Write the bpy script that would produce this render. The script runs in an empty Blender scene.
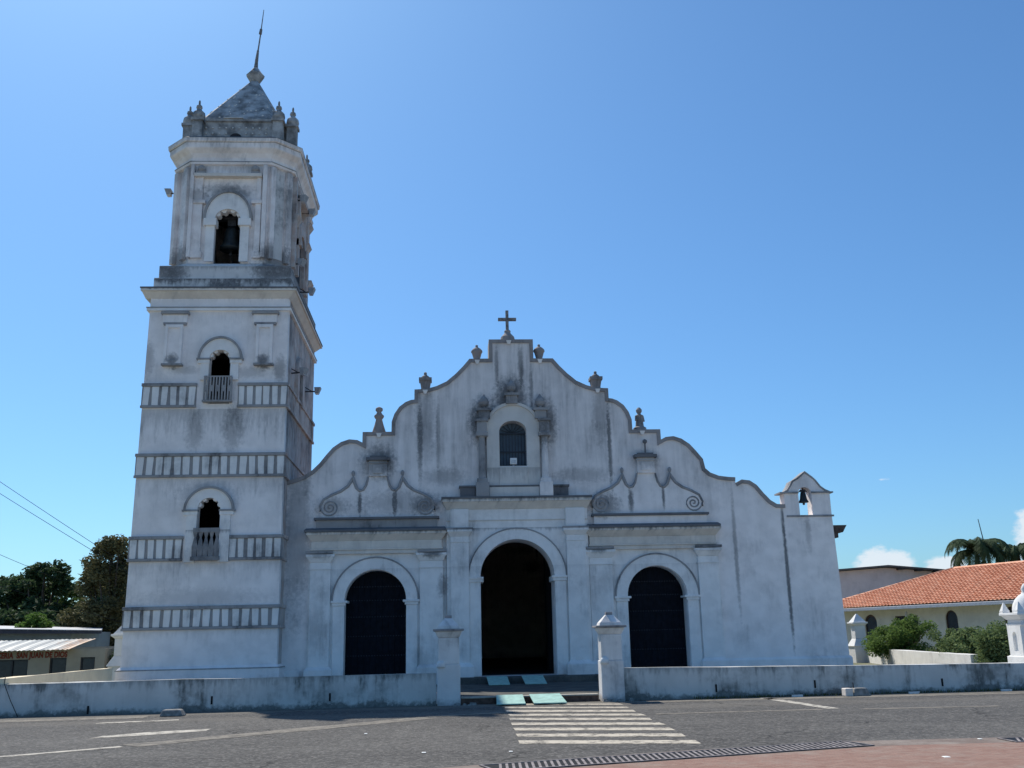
import bpy, bmesh, math, random
from mathutils import Vector, Matrix
from mathutils.geometry import tessellate_polygon
R = math.radians
S = bpy.context.scene
COL = S.collection
random.seed(7)

# ------------------------------------------------------------------ camera, sky, sun, exposure
cd = bpy.data.cameras.new('camera'); cam = bpy.data.objects.new('camera', cd); COL.objects.link(cam)
pit, yaw, rol = R(14.2), R(3.8), R(-1.3)
fw = Vector((math.sin(yaw)*math.cos(pit), math.cos(yaw)*math.cos(pit), math.sin(pit)))
rt = Vector((math.cos(yaw), -math.sin(yaw), 0)); up = rt.cross(fw)
r2 = rt*math.cos(rol)+up*math.sin(rol); u2 = -rt*math.sin(rol)+up*math.cos(rol)
M = Matrix((r2, u2, -fw)).transposed().to_4x4(); M.translation = (-2.527, -38.0, 1.6)
cam.matrix_world = M
cd.sensor_width = 36; cd.lens = 35.16; cd.clip_start = .1; cd.clip_end = 3000
S.camera = cam
S.render.resolution_x = 1024; S.render.resolution_y = 768
S.view_settings.view_transform = 'Standard'; S.view_settings.look = 'None'
S.view_settings.gamma = 1.0; S.view_settings.use_curve_mapping = False
S.view_settings.exposure = 0.0

SUN = Vector((-.34, .69, 1.0)).normalized()
elev = math.asin(SUN.z); azim = math.atan2(SUN.x, SUN.y)
W = bpy.data.worlds.new('World'); S.world = W; W.use_nodes = True
wn = W.node_tree; wn.nodes.clear()
def N(nt, t, **k):
    n = nt.nodes.new(t)
    for a, b in k.items(): setattr(n, a, b)
    return n
sky = N(wn, 'ShaderNodeTexSky'); sky.sky_type = 'NISHITA'; sky.sun_disc = False
sky.sun_elevation = elev; sky.sun_rotation = azim; sky.altitude = 0
sky.air_density = 1.0; sky.dust_density = 0.8; sky.ozone_density = 2.2
bg = N(wn, 'ShaderNodeBackground'); bg.inputs[1].default_value = 0.12
wo = N(wn, 'ShaderNodeOutputWorld')

class G:
    """tiny helper for node maths"""
    def __init__(s, nt): s.nt = nt
    def m(s, op, a, b=None, c=None, clamp=False):
        n = s.nt.nodes.new('ShaderNodeMath'); n.operation = op; n.use_clamp = clamp
        for i, v in enumerate((a, b, c)):
            if v is None: continue
            if isinstance(v, (int, float)): n.inputs[i].default_value = v
            else: s.nt.links.new(v, n.inputs[i])
        return n.outputs[0]
    def link(s, a, b): s.nt.links.new(a, b)
    def sep(s, v):
        n = s.nt.nodes.new('ShaderNodeSeparateXYZ'); s.link(v, n.inputs[0]); return n.outputs
    def comb(s, x, y, z):
        n = s.nt.nodes.new('ShaderNodeCombineXYZ')
        for i, v in enumerate((x, y, z)):
            if isinstance(v, (int, float)): n.inputs[i].default_value = v
            else: s.link(v, n.inputs[i])
        return n.outputs[0]
    def noise(s, vec, scale, detail=5, rough=.55, dist=0):
        n = s.nt.nodes.new('ShaderNodeTexNoise'); n.inputs['Scale'].default_value = scale
        n.inputs['Detail'].default_value = detail; n.inputs['Roughness'].default_value = rough
        n.inputs['Distortion'].default_value = dist
        if vec is not None: s.link(vec, n.inputs['Vector'])
        return n.outputs[0]
    def step(s, v, a, b):
        n = s.nt.nodes.new('ShaderNodeMapRange'); n.interpolation_type = 'SMOOTHSTEP'
        s.link(v, n.inputs[0]); n.inputs[1].default_value = a; n.inputs[2].default_value = b
        return n.outputs[0]
    def mix(s, f, a, b):
        n = s.nt.nodes.new('ShaderNodeMix'); n.data_type = 'RGBA'
        if isinstance(f, (int, float)): n.inputs[0].default_value = f
        else: s.link(f, n.inputs[0])
        for i, v in ((6, a), (7, b)):
            if isinstance(v, tuple): n.inputs[i].default_value = (v[0], v[1], v[2], 1)
            else: s.link(v, n.inputs[i])
        return n.outputs[2]

g = G(wn)
tc = N(wn, 'ShaderNodeTexCoord')
dx, dy, dz = g.sep(tc.outputs['Generated'])
az = g.m('ARCTAN2', dx, dy); el = g.m('ARCSINE', dz)
mask = None
for (a, e, wa, we, s_) in ((23.8, 3.2, 2.0, 1.5, 1.25), (26.7, 2.9, 1.6, 1.1, 1.05), (31.8, 4.2, 2.5, 2.5, 1.35), (29.5, 2.2, 2.2, .9, .8), (24.0, 7.75, 1.1, .16, .35), (-30, 2.0, 6, .8, .35)):
    u = g.m('DIVIDE', g.m('SUBTRACT', az, R(a)), R(wa)); v = g.m('DIVIDE', g.m('SUBTRACT', el, R(e)), R(we))
    d = g.m('SQRT', g.m('ADD', g.m('MULTIPLY', u, u), g.m('MULTIPLY', v, v)))
    b = g.m('MULTIPLY', g.m('SUBTRACT', 1.0, d, clamp=True), s_)
    mask = b if mask is None else g.m('MAXIMUM', mask, b)
cv = g.comb(g.m('MULTIPLY', az, 1.0), g.m('MULTIPLY', el, 1.6), 0.0)
cn = g.noise(cv, 60, 7, .6); cn2 = g.noise(cv, 22, 3, .5)
cl = g.m('ADD', mask, g.m('MULTIPLY', g.m('SUBTRACT', g.m('ADD', g.m('MULTIPLY', cn, .5), g.m('MULTIPLY', cn2, .5)), .5), 1.7))
cl = g.m('MULTIPLY', g.step(cl, .26, .55), g.step(mask, 0.0, .25))
hz = g.m('MULTIPLY', g.step(el, R(9), R(0)), .0)
cl = g.m('MULTIPLY', cl, .9)
tint = N(wn, 'ShaderNodeMix'); tint.data_type = 'RGBA'; tint.blend_type = 'MULTIPLY'; tint.inputs[0].default_value = 1
tint.inputs[7].default_value = (.53, .86, 1.12, 1); g.link(sky.outputs[0], tint.inputs[6])   # deeper tropical blue
skyc = g.mix(cl, tint.outputs[2], (6.6, 7.2, 7.8))
g.link(skyc, bg.inputs[0]); g.link(bg.outputs[0], wo.inputs[0])

sd = bpy.data.lights.new('sun', 'SUN'); sun = bpy.data.objects.new('sun', sd); COL.objects.link(sun)
sd.energy = 5.0; sd.angle = R(.5); sd.color = (1.0, .94, .84)
sun.location = (-10, 20, 40); sun.rotation_euler = (-SUN).to_track_quat('-Z', 'Y').to_euler()

# ------------------------------------------------------------------ materials
def newmat(name):
    m = bpy.data.materials.new(name); m.use_nodes = True; nt = m.node_tree; nt.nodes.clear()
    o = N(nt, 'ShaderNodeOutputMaterial'); p = N(nt, 'ShaderNodeBsdfPrincipled'); nt.links.new(p.outputs[0], o.inputs[0])
    return m, nt, p
def bump(gg, p, h, strength, dist):
    b = N(gg.nt, 'ShaderNodeBump'); b.inputs['Strength'].default_value = strength; b.inputs['Distance'].default_value = dist
    gg.link(h, b.inputs['Height']); gg.link(b.outputs[0], p.inputs['Normal'])
def simple(name, col, rough=.8, var=.12, scale=3, metal=0.0, bmp=.0):
    m, nt, p = newmat(name); q = G(nt); geo = N(nt, 'ShaderNodeNewGeometry')
    n = q.noise(geo.outputs['Position'], scale, 6, .6)
    dk = tuple(c*(1-var*2) for c in col); lt = tuple(min(1, c*(1+var)) for c in col)
    q.link(q.mix(q.step(n, .3, .7), dk, lt), p.inputs['Base Color'])
    p.inputs['Roughness'].default_value = rough; p.inputs['Metallic'].default_value = metal
    if bmp: bump(q, p, q.noise(geo.outputs['Position'], scale*6, 4), bmp, .02)
    return m
def plaster(name, base=(.96, .90, .875), stain=(.105, .105, .108), amount=.55, drips=(), blobs=(), vrange=None, low=None, warm=.0, patch=.4):
    """lime-washed wall: vertical run-off streaks, mildew blooms, flaked patches; drips=(z, length, strength) below a ledge;
    blobs=(x, z, rx, rz, strength) soot blooms and other dark patches; vrange=(z0,z1,s) weathering of the upper wall; low=(z0,z1,s) splash zone"""
    m, nt, p = newmat(name); q = G(nt); geo = N(nt, 'ShaderNodeNewGeometry'); P = geo.outputs['Position']
    x, y, z = q.sep(P)
    h = q.m('ADD', x, q.m('MULTIPLY', y, .83))
    st = q.noise(q.comb(h, 0.0, q.m('MULTIPLY', z, .10)), 3.1, 7, .62)
    st2 = q.noise(q.comb(h, 7.0, q.m('MULTIPLY', z, .22)), 9.0, 5, .6)
    bl = q.noise(P, .75, 6, .6); fine = q.noise(P, 7.0, 6, .68)
    streak = q.m('MULTIPLY', q.step(q.m('ADD', q.m('MULTIPLY', st, .65), q.m('MULTIPLY', st2, .35)), .46, .70), q.step(bl, .36, .66))
    f = q.m('MULTIPLY', streak, amount)
    f = q.m('ADD', f, q.m('MULTIPLY', q.step(q.m('ADD', q.m('MULTIPLY', bl, .78), q.m('MULTIPLY', fine, .22)), .47, .70), amount*.85))
    for (zl, ln, s_) in drips:
        t = q.m('DIVIDE', q.m('SUBTRACT', zl, z), ln)
        on = q.m('MULTIPLY', q.m('GREATER_THAN', t, 0.0), q.m('SUBTRACT', 1.0, t, clamp=True))
        jag = q.step(q.m('ADD', on, q.m('MULTIPLY', q.m('SUBTRACT', q.m('ADD', q.m('MULTIPLY', st2, .55), q.m('MULTIPLY', st, .45)), .5), 2.2)), .42, 1.05)
        f = q.m('ADD', f, q.m('MULTIPLY', jag, s_))
    for (bx_, bz_, rx, rz, s_) in blobs:
        u = q.m('DIVIDE', q.m('SUBTRACT', x, bx_), rx); v = q.m('DIVIDE', q.m('SUBTRACT', z, bz_), rz)
        d = q.m('SUBTRACT', 1.0, q.m('SQRT', q.m('ADD', q.m('MULTIPLY', u, u), q.m('MULTIPLY', v, v))), clamp=True)
        f = q.m('ADD', f, q.m('MULTIPLY', q.m('MULTIPLY', q.step(q.m('ADD', d, q.m('MULTIPLY', q.m('SUBTRACT', fine, .5), 1.3)), .05, .75), q.step(d, 0.0, .22)), s_))
    if vrange:
        z0, z1, s_ = vrange
        f = q.m('ADD', f, q.m('MULTIPLY', q.m('MULTIPLY', q.step(z, z0, z1), q.m('ADD', .35, q.m('MULTIPLY', q.step(st, .35, .65), .65))), s_))
    if low:
        z0, z1, s_ = low
        k = q.m('ADD', q.step(z, z1, z0), q.m('MULTIPLY', q.m('SUBTRACT', q.m('ADD', q.m('MULTIPLY', bl, .5), q.m('MULTIPLY', fine, .5)), .5), 2.0))
        f = q.m('ADD', f, q.m('MULTIPLY', q.step(k, .45, 1.0), s_))
    f = q.m('MINIMUM', f, .93)
    c0 = q.mix(q.step(q.noise(P, 1.7, 4), .35, .65), base, tuple(c*.90 for c in base))
    if warm: c0 = q.mix(q.m('MULTIPLY', q.step(q.noise(P, 2.3, 5), .42, .62), warm), c0, (.42, .25, .19))
    stc = q.mix(q.step(fine, .4, .65), stain, tuple(min(1, c*2.0) for c in stain))
    c1 = q.mix(f, c0, stc)
    q.link(c1, p.inputs['Base Color']); p.inputs['Roughness'].default_value = .9
    hh = q.m('ADD', q.m('MULTIPLY', q.noise(P, 2.2, 5), .7), q.m('MULTIPLY', fine, .35))
    bump(q, p, hh, .5, .045)
    return m
mFac = plaster('facade_limewash', amount=.27, 
    blobs=((-.05, 10.6, 1.0, 1.3, .7), (-1.2, 9.7, .75, 1.4, .75), (1.2, 9.7, .75, 1.4, .75), (-5.2, 8.2, 1.0, 1.0, .6), (-6.9, 6.5, .9, .6, .5), (-3.4, 6.5, .8, .6, .5), (3.4, 6.4, .9, .7, .7), (5.1, 8.2, .8, .6, .4),
           (-8.2, 5.5, .8, 4.5, .45), (8.42, 4.6, .12, 3.4, .55), (10.36, 3.4, .11, 3.4, .95), (10.34, 5.6, .10, 1.2, .6), (-5.85, 6.6, .10, .7, .8), (-4.55, 6.6, .14, .7, .8), (4.45, 6.6, .16, .7, .85), (5.72, 6.7, .09, .7, .8), (-3.6, 8.9, .16, 2.2, .5), (-2.9, 9.2, .12, 2.2, .4), (-.6, 12, .12, 1.2, .5), (.35, 12, .16, 1.2, .5), (.75, 11.0, .12, 1.4, .4), (3.75, 8.6, .12, 2.4, .7), (-2.6, 7.6, 1.2, .5, .4), (2.6, 7.6, 1.6, .45, .35), (-4.2, 6.6, 2.5, .8, .35), (3.45, 10.0, .5, 1.8, .35), (-3.4, 9.6, .6, 2.0, .35), (11.3, 5.3, .18, 1.1, .35)),
    vrange=(5.2, 9.5, .30), low=(.2, 1.1, .3))
mTow = plaster('tower_limewash', amount=.21, drips=((14.6, .5, .2), (13.9, .9, .15), (10.1, 2.0, .34), (7.5, 1.3, .22), (4.5, 1.2, .2), (2.1, .6, .15)),
    blobs=((-12.85, 11.95, .34, .42, .8), (-9.47, 11.9, .36, .46, .85), (-8.85, 11.6, .35, .8, .55), (-10.0, 11.5, .8, .35, .35), (-12.4, 11.6, .8, .25, .35), (-11.3, 6.9, 1.6, .7, .35), (-11.9, 9.3, .5, 1.2, .4), (-10.5, 9.4, .6, 1.3, .5), (-13.8, 12, .4, 1.0, .4), (-11.2, 3.2, 3.4, .5, .25)),  # the first two darken the foot of the upper pilaster panels
    low=(.1, .9, .3))
mBel = plaster('belfry_limewash', amount=.42,  drips=((21.4, .7, .35), (20.3, 1.2, .35)),
    blobs=((-11.25, 19.2, 1.4, .5, .55), (-13.2, 16.4, .7, .8, .7), (-9.3, 16.4, 1.0, .9, .75), (-12.4, 18.9, .6, .5, .4), (-8.9, 18.5, .25, 2.6, .4)), warm=.12)
mBelDark = plaster('mildewed_plinth', amount=1.3, base=(.72, .70, .68), drips=((15.3, .5, 1.0), (15.85, .3, .5)), blobs=((-13.2, 15.6, 1.0, .6, .9), (-9.2, 15.7, 1.3, .8, .9), (-11.2, 15.0, 1.0, .3, .9)))
mTrim = plaster('trim_limewash', amount=.35, base=(.92, .89, .865), blobs=((-3.15, 4.75, .6, .35, .9), (-7.3, 4.75, .6, .3, .5), (3.1, 4.8, .6, .3, .8), (-2.75, 3.5, .3, .6, .5)), drips=((5.6, .25, .5), (4.18, .5, .12)))
mTrimWarm = plaster('cornice_cream', amount=.3, base=(.80, .74, .67), drips=((6.7, .28, .75), (5.56, .28, .8), (14.8, .14, .8)), warm=.08)
mNiche = plaster('window_surround_cream', amount=.22, base=(.72, .69, .65), drips=((7.9, .8, .35),))
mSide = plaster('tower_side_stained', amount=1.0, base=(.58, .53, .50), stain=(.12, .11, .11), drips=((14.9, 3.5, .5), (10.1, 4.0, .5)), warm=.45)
mSooty = plaster('sooty_moulding', amount=1.2, base=(.36, .35, .35), stain=(.10, .10, .105))
mRim = plaster('dark_mildew_rim', amount=1.0, base=(.17, .17, .18), stain=(.065, .065, .07))
mCope = plaster('weathered_coping', amount=.8, base=(.34, .31, .30), stain=(.075, .07, .07))
mBalus = plaster('baluster_white', amount=.55, base=(.88, .86, .84))
mWallF = plaster('boundary_wall_wash', amount=1.15, base=(.70, .69, .66), stain=(.10, .105, .10), drips=((.82, .45, .5),), low=(-.1, .42, 1.2))
mWallR = plaster('side_wall_white', amount=.22, base=(.78, .76, .72), drips=((.82, .3, .2),))
mPier = plaster('pier_wash', amount=.55, base=(.82, .80, .78), low=(-.1, .45, .5))
mWhite = plaster('fresh_white', amount=.12, base=(.8, .8, .79))
mCream = plaster('cream_house_wall', amount=.2, base=(.80, .76, .64))
mCreamW = plaster('cream_side_wall', amount=.15, base=(.95, .80, .56))
mHall = plaster('hall_wall', amount=.2, base=(.72, .68, .68))
mShop = plaster('shop_wall', amount=.3, base=(.42, .38, .30), stain=(.15, .13, .11))
mShop2 = plaster('blue_shop_wall', amount=.3, base=(.24, .30, .33))
mSpire = simple('spire_mortar', (.38, .38, .38), .9, .3, 2.2, bmp=.6)
mShell = simple('shell_inlay', (.62, .61, .58), .3, .1, 8)
mDoor = simple('dark_door_wood', (.006, .008, .014), .7, .2, 6)
mDoor.node_tree.nodes['Principled BSDF'].inputs['Specular IOR Level'].default_value = .12
mStud = simple('iron_stud', (.05, .055, .07), .45, .1, 6, .6)
mGrille = simple('window_iron', (.02, .028, .042), .5, .1, 9)
mDarkIn = simple('unlit_interior', (.03, .03, .035), .95, .1, 2)  # darkness of interiors and blind openings put into the colour
mIron = simple('dark_iron', (.05, .05, .055), .55, .2, 9, .3)
mBronze = simple('bell_bronze', (.035, .045, .05), .5, .2, 6, .5)
mGreyMetal = simple('grey_lamp_metal', (.32, .33, .35), .5, .12, 9)
mLampGlass = simple('lamp_glass', (.55, .57, .6), .2, .05, 9)
mStone = simple('weathered_cross_stone', (.22, .215, .22), .9, .25, 7, bmp=.3)
mConc = simple('rough_concrete', (.30, .29, .27), .95, .2, 8, bmp=.5)
mMint = simple('mint_ramp_paint', (.33, .55, .48), .8, .1, 6, bmp=.2)
mBrickStep = simple('brick_riser', (.14, .085, .065), .9, .25, 9)
mBark = simple('bark', (.11, .085, .06), .95, .3, 6, bmp=.5)
mGrateSteel = simple('rusty_grate_steel', (.30, .27, .265), .85, .2, 9)
mCableSlot = simple('black_cable_and_slot_shade', (.02, .02, .022), .6, .05, 5)  # also paints the darkness in the weep holes and under the grate
mWin = simple('dark_glass', (.03, .04, .05), .25, .1, 5)
mFrameBr = simple('brown_frame', (.08, .045, .035), .6, .15, 9)
mGutter = simple('white_gutter', (.62, .63, .66), .45, .06, 4)
mRed = simple('red_letter_paint', (.28, .05, .03), .8, .2, 12)
mPaint = simple('road_paint', (.66, .64, .58), .8, .14, 5)
mLitter = simple('paper_scrap', (.8, .8, .77), .9, .05, 9)
mRoofDark = simple('dark_eave_tile', (.10, .075, .07), .9, .25, 6)
mSoil = simple('earth', (.15, .13, .08), 1, .3, 2.5)

def worn(name, over, keep, scale=5.0, under=(.09, .085, .078)):
    m, nt, p = newmat(name); q = G(nt); P = N(nt, 'ShaderNodeNewGeometry').outputs['Position']
    a = q.noise(P, scale, 7, .7); b = q.noise(P, scale*.3, 4, .6); c = q.noise(P, 30, 3, .7)
    f = q.step(q.m('ADD', q.m('MULTIPLY', a, .6), q.m('ADD', q.m('MULTIPLY', b, .2), q.m('MULTIPLY', c, .2))), keep-.07, keep+.07)
    q.link(q.mix(f, over, under), p.inputs['Base Color']); p.inputs['Roughness'].default_value = .85
    p.inputs['Specular IOR Level'].default_value = .15; bump(q, p, c, .3, .01); return m
mStripe = worn('crosswalk_paint_worn', (.52, .465, .38), .54)
mFaint = worn('faded_line_paint', (.25, .225, .19), .50, under=(.13, .12, .105))
mLine = worn('line_paint_worn', (.52, .48, .41), .53)

def asphalt():
    m, nt, p = newmat('asphalt'); q = G(nt); P = N(nt, 'ShaderNodeNewGeometry').outputs['Position']
    x, y, z = q.sep(P)
    big = q.noise(q.comb(q.m('MULTIPLY', x, .35), y, 0.0), .55, 5, .6); mid = q.noise(P, 3.5, 6, .65); grit = q.noise(q.comb(x, q.m('MULTIPLY', y, .45), 0.0), 17, 4, .85)
    v = N(nt, 'ShaderNodeTexVoronoi'); v.inputs['Scale'].default_value = 26; q.link(P, v.inputs['Vector'])
    sp = N(nt, 'ShaderNodeSeparateColor'); q.link(v.outputs['Color'], sp.inputs[0])
    agg = q.step(sp.outputs[0], .55, 1.0)
    v2 = N(nt, 'ShaderNodeTexVoronoi'); v2.inputs['Scale'].default_value = 11; q.link(P, v2.inputs['Vector']); s2_ = N(nt, 'ShaderNodeSeparateColor'); q.link(v2.outputs['Color'], s2_.inputs[0])
    v3 = N(nt, 'ShaderNodeTexVoronoi'); v3.feature = 'DISTANCE_TO_EDGE'; v3.inputs['Scale'].default_value = .33; q.link(q.comb(q.m('ADD', x, q.m('MULTIPLY', q.noise(P, 1.3, 4), 1.6)), q.m('ADD', y, q.m('MULTIPLY', q.noise(P, 1.1, 4), 1.6)), 0.0), v3.inputs['Vector'])
    crack = q.m('MULTIPLY', q.step(v3.outputs['Distance'], .011, .002), q.step(q.noise(P, .35, 3), .50, .58))
    lane = q.m('MULTIPLY', q.step(q.m('ABSOLUTE', q.m('ADD', y, q.m('ADD', 15.2, q.m('MULTIPLY', big, -1.2)))), .9, .2), .35)
    dust = q.step(q.m('ADD', y, q.m('MULTIPLY', mid, 1.2)), -12.7, -11.9)
    c = q.mix(q.step(big, .35, .68), (.074, .071, .068), (.112, .107, .100))
    c = q.mix(q.m('MULTIPLY', q.step(mid, .42, .68), .45), c, (.058, .055, .052))
    c = q.mix(q.m('MULTIPLY', agg, .55), c, (.25, .235, .215))
    c = q.mix(q.m('MULTIPLY', q.step(grit, .50, .70), .75), c, (.028, .028, .028))
    c = q.mix(q.m('MULTIPLY', q.step(s2_.outputs[0], .70, 1.0), .22), c, (.22, .21, .195)); c = q.mix(q.m('MULTIPLY', q.step(s2_.outputs[1], .72, 1.0), .26), c, (.035, .035, .036))
    c = q.mix(lane, c, (.17, .155, .135)); c = q.mix(q.m('MULTIPLY', dust, .55), c, (.22, .20, .165)); c = q.mix(q.m('MULTIPLY', crack, .8), c, (.02, .02, .02))
    q.link(c, p.inputs['Base Color']); p.inputs['Roughness'].default_value = .9; p.inputs['Specular IOR Level'].default_value = .15
    bump(q, p, q.m('ADD', grit, q.m('MULTIPLY', agg, .5)), .55, .015); return m
mAsphalt = asphalt()
def pavers():
    m, nt, p = newmat('red_brick_paving'); q = G(nt); P = N(nt, 'ShaderNodeNewGeometry').outputs['Position']
    b = N(nt, 'ShaderNodeTexBrick'); q.link(P, b.inputs['Vector']); b.inputs['Scale'].default_value = 4.0
    b.inputs['Color1'].default_value = (.25, .14, .11, 1); b.inputs['Color2'].default_value = (.31, .195, .155, 1)
    b.inputs['Mortar'].default_value = (.20, .15, .12, 1); b.inputs['Mortar Size'].default_value = .02
    n = q.noise(P, 1.4, 7, .72); n2 = q.noise(P, 6, 5, .75)
    c = q.mix(q.m('MULTIPLY', q.step(n, .45, .7), .7), b.outputs[0], (.30, .25, .21))
    c = q.mix(q.m('MULTIPLY', q.step(n2, .52, .7), .6), c, (.17, .09, .07))
    q.link(c, p.inputs['Base Color']); p.inputs['Roughness'].default_value = .92; p.inputs['Specular IOR Level'].default_value = .15; bump(q, p, n2, .4, .02); return m
mPaver = pavers()
def concrete(name, a, b):
    m, nt, p = newmat(name); q = G(nt); P = N(nt, 'ShaderNodeNewGeometry').outputs['Position']
    c = q.mix(q.step(q.noise(P, 1.4, 7, .65), .38, .66), a, b); c = q.mix(q.m('MULTIPLY', q.step(q.noise(P, 14, 4, .7), .5, .7), .5), c, tuple(k*.5 for k in a))
    q.link(c, p.inputs['Base Color']); p.inputs['Roughness'].default_value = .92; bump(q, p, q.noise(P, 20, 4), .4, .015); return m
mAtrium = concrete('atrium_concrete', (.09, .09, .085), (.15, .145, .13))
mBouncePale = concrete('pale_bounce_concrete', (.40, .38, .34), (.52, .50, .45))  # pale tone chosen for the sunlight it bounces onto the facade
mEdge = concrete('gutter_strip', (.19, .15, .13), (.28, .24, .21))
mKerb = concrete('pale_kerb', (.34, .31, .26), (.46, .43, .37))
mGround = concrete('dry_ground', (.16, .15, .09), (.11, .13, .06))
def leafmat(name, c1, c2, sub=.25):
    m, nt, p = newmat(name); q = G(nt); geo = N(nt, 'ShaderNodeNewGeometry')
    n = q.noise(geo.outputs['Position'], 1.1, 3); r = q.m('FRACT', q.m('MULTIPLY', geo.outputs['Random Per Island'], 7.31))
    c = q.mix(q.m('ADD', q.m('MULTIPLY', q.step(n, .35, .65), .5), q.m('MULTIPLY', r, .5)), c1, c2)
    q.link(c, p.inputs['Base Color']); p.inputs['Roughness'].default_value = .75; p.inputs['Specular IOR Level'].default_value = .18
    tr = N(nt, 'ShaderNodeBsdfTranslucent'); q.link(c, tr.inputs[0]); ms = N(nt, 'ShaderNodeMixShader'); ms.inputs[0].default_value = sub
    q.link(p.outputs[0], ms.inputs[1]); q.link(tr.outputs[0], ms.inputs[2])
    q.link(ms.outputs[0], [k for k in nt.nodes if k.type == 'OUTPUT_MATERIAL'][0].inputs[0]); return m
mLeafDark = leafmat('dark_leaf', (.035, .062, .030), (.080, .125, .050), .3)
mLeafMid = leafmat('mid_leaf', (.040, .070, .022), (.085, .14, .035))
mLeafDry = leafmat('olive_leaf', (.095, .098, .045), (.19, .175, .085))
mLeafLight = leafmat('light_leaf', (.08, .15, .03), (.13, .22, .05), .35)
mShrub = leafmat('shrub_leaf', (.085, .14, .035), (.18, .27, .07), .4)
mShrub2 = leafmat('feathery_shrub_leaf', (.10, .15, .055), (.20, .26, .11), .4)
mPalm = leafmat('palm_leaf', (.035, .065, .03), (.07, .11, .045), .2)
mWeed = leafmat('weed_leaf', (.08, .10, .03), (.16, .16, .06), .3)
def rust():
    m, nt, p = newmat('rusty_corrugated_zinc'); q = G(nt); P = N(nt, 'ShaderNodeNewGeometry').outputs['Position']
    x, y, z = q.sep(P); n = q.noise(q.comb(q.m('MULTIPLY', x, 1.6), q.m('MULTIPLY', y, .5), 0.0), 1.2, 6, .7)
    k = q.m('ADD', q.m('MULTIPLY', q.step(x, -23.0, -20.0), .30), n)
    c = q.mix(q.step(k, .62, .85), (.32, .33, .32), (.30, .17, .09)); q.link(c, p.inputs['Base Color'])
    p.inputs['Roughness'].default_value = .5; p.inputs['Metallic'].default_value = .15; return m
mRust = rust()
def tiles():
    m, nt, p = newmat('terracotta_tile'); q = G(nt); geo = N(nt, 'ShaderNodeNewGeometry'); P = geo.outputs['Position']
    v = N(nt, 'ShaderNodeTexVoronoi'); v.inputs['Scale'].default_value = 3.5; q.link(P, v.inputs['Vector'])
    sp = N(nt, 'ShaderNodeSeparateColor'); q.link(v.outputs['Color'], sp.inputs[0])
    c = q.mix(sp.outputs[0], (.62, .28, .16), (.78, .43, .28)); c = q.mix(q.m('MULTIPLY', q.step(q.noise(P, 2, 6, .7), .5, .72), .45), c, (.30, .14, .09))
    q.link(c, p.inputs['Base Color']); p.inputs['Roughness'].default_value = .8; return m
mTile = tiles()

for m_ in (mCableSlot, mGrateSteel, mConc, mEdge, mBouncePale, mAtrium, mLitter): m_.node_tree.nodes['Principled BSDF'].inputs['Specular IOR Level'].default_value = .08
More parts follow.
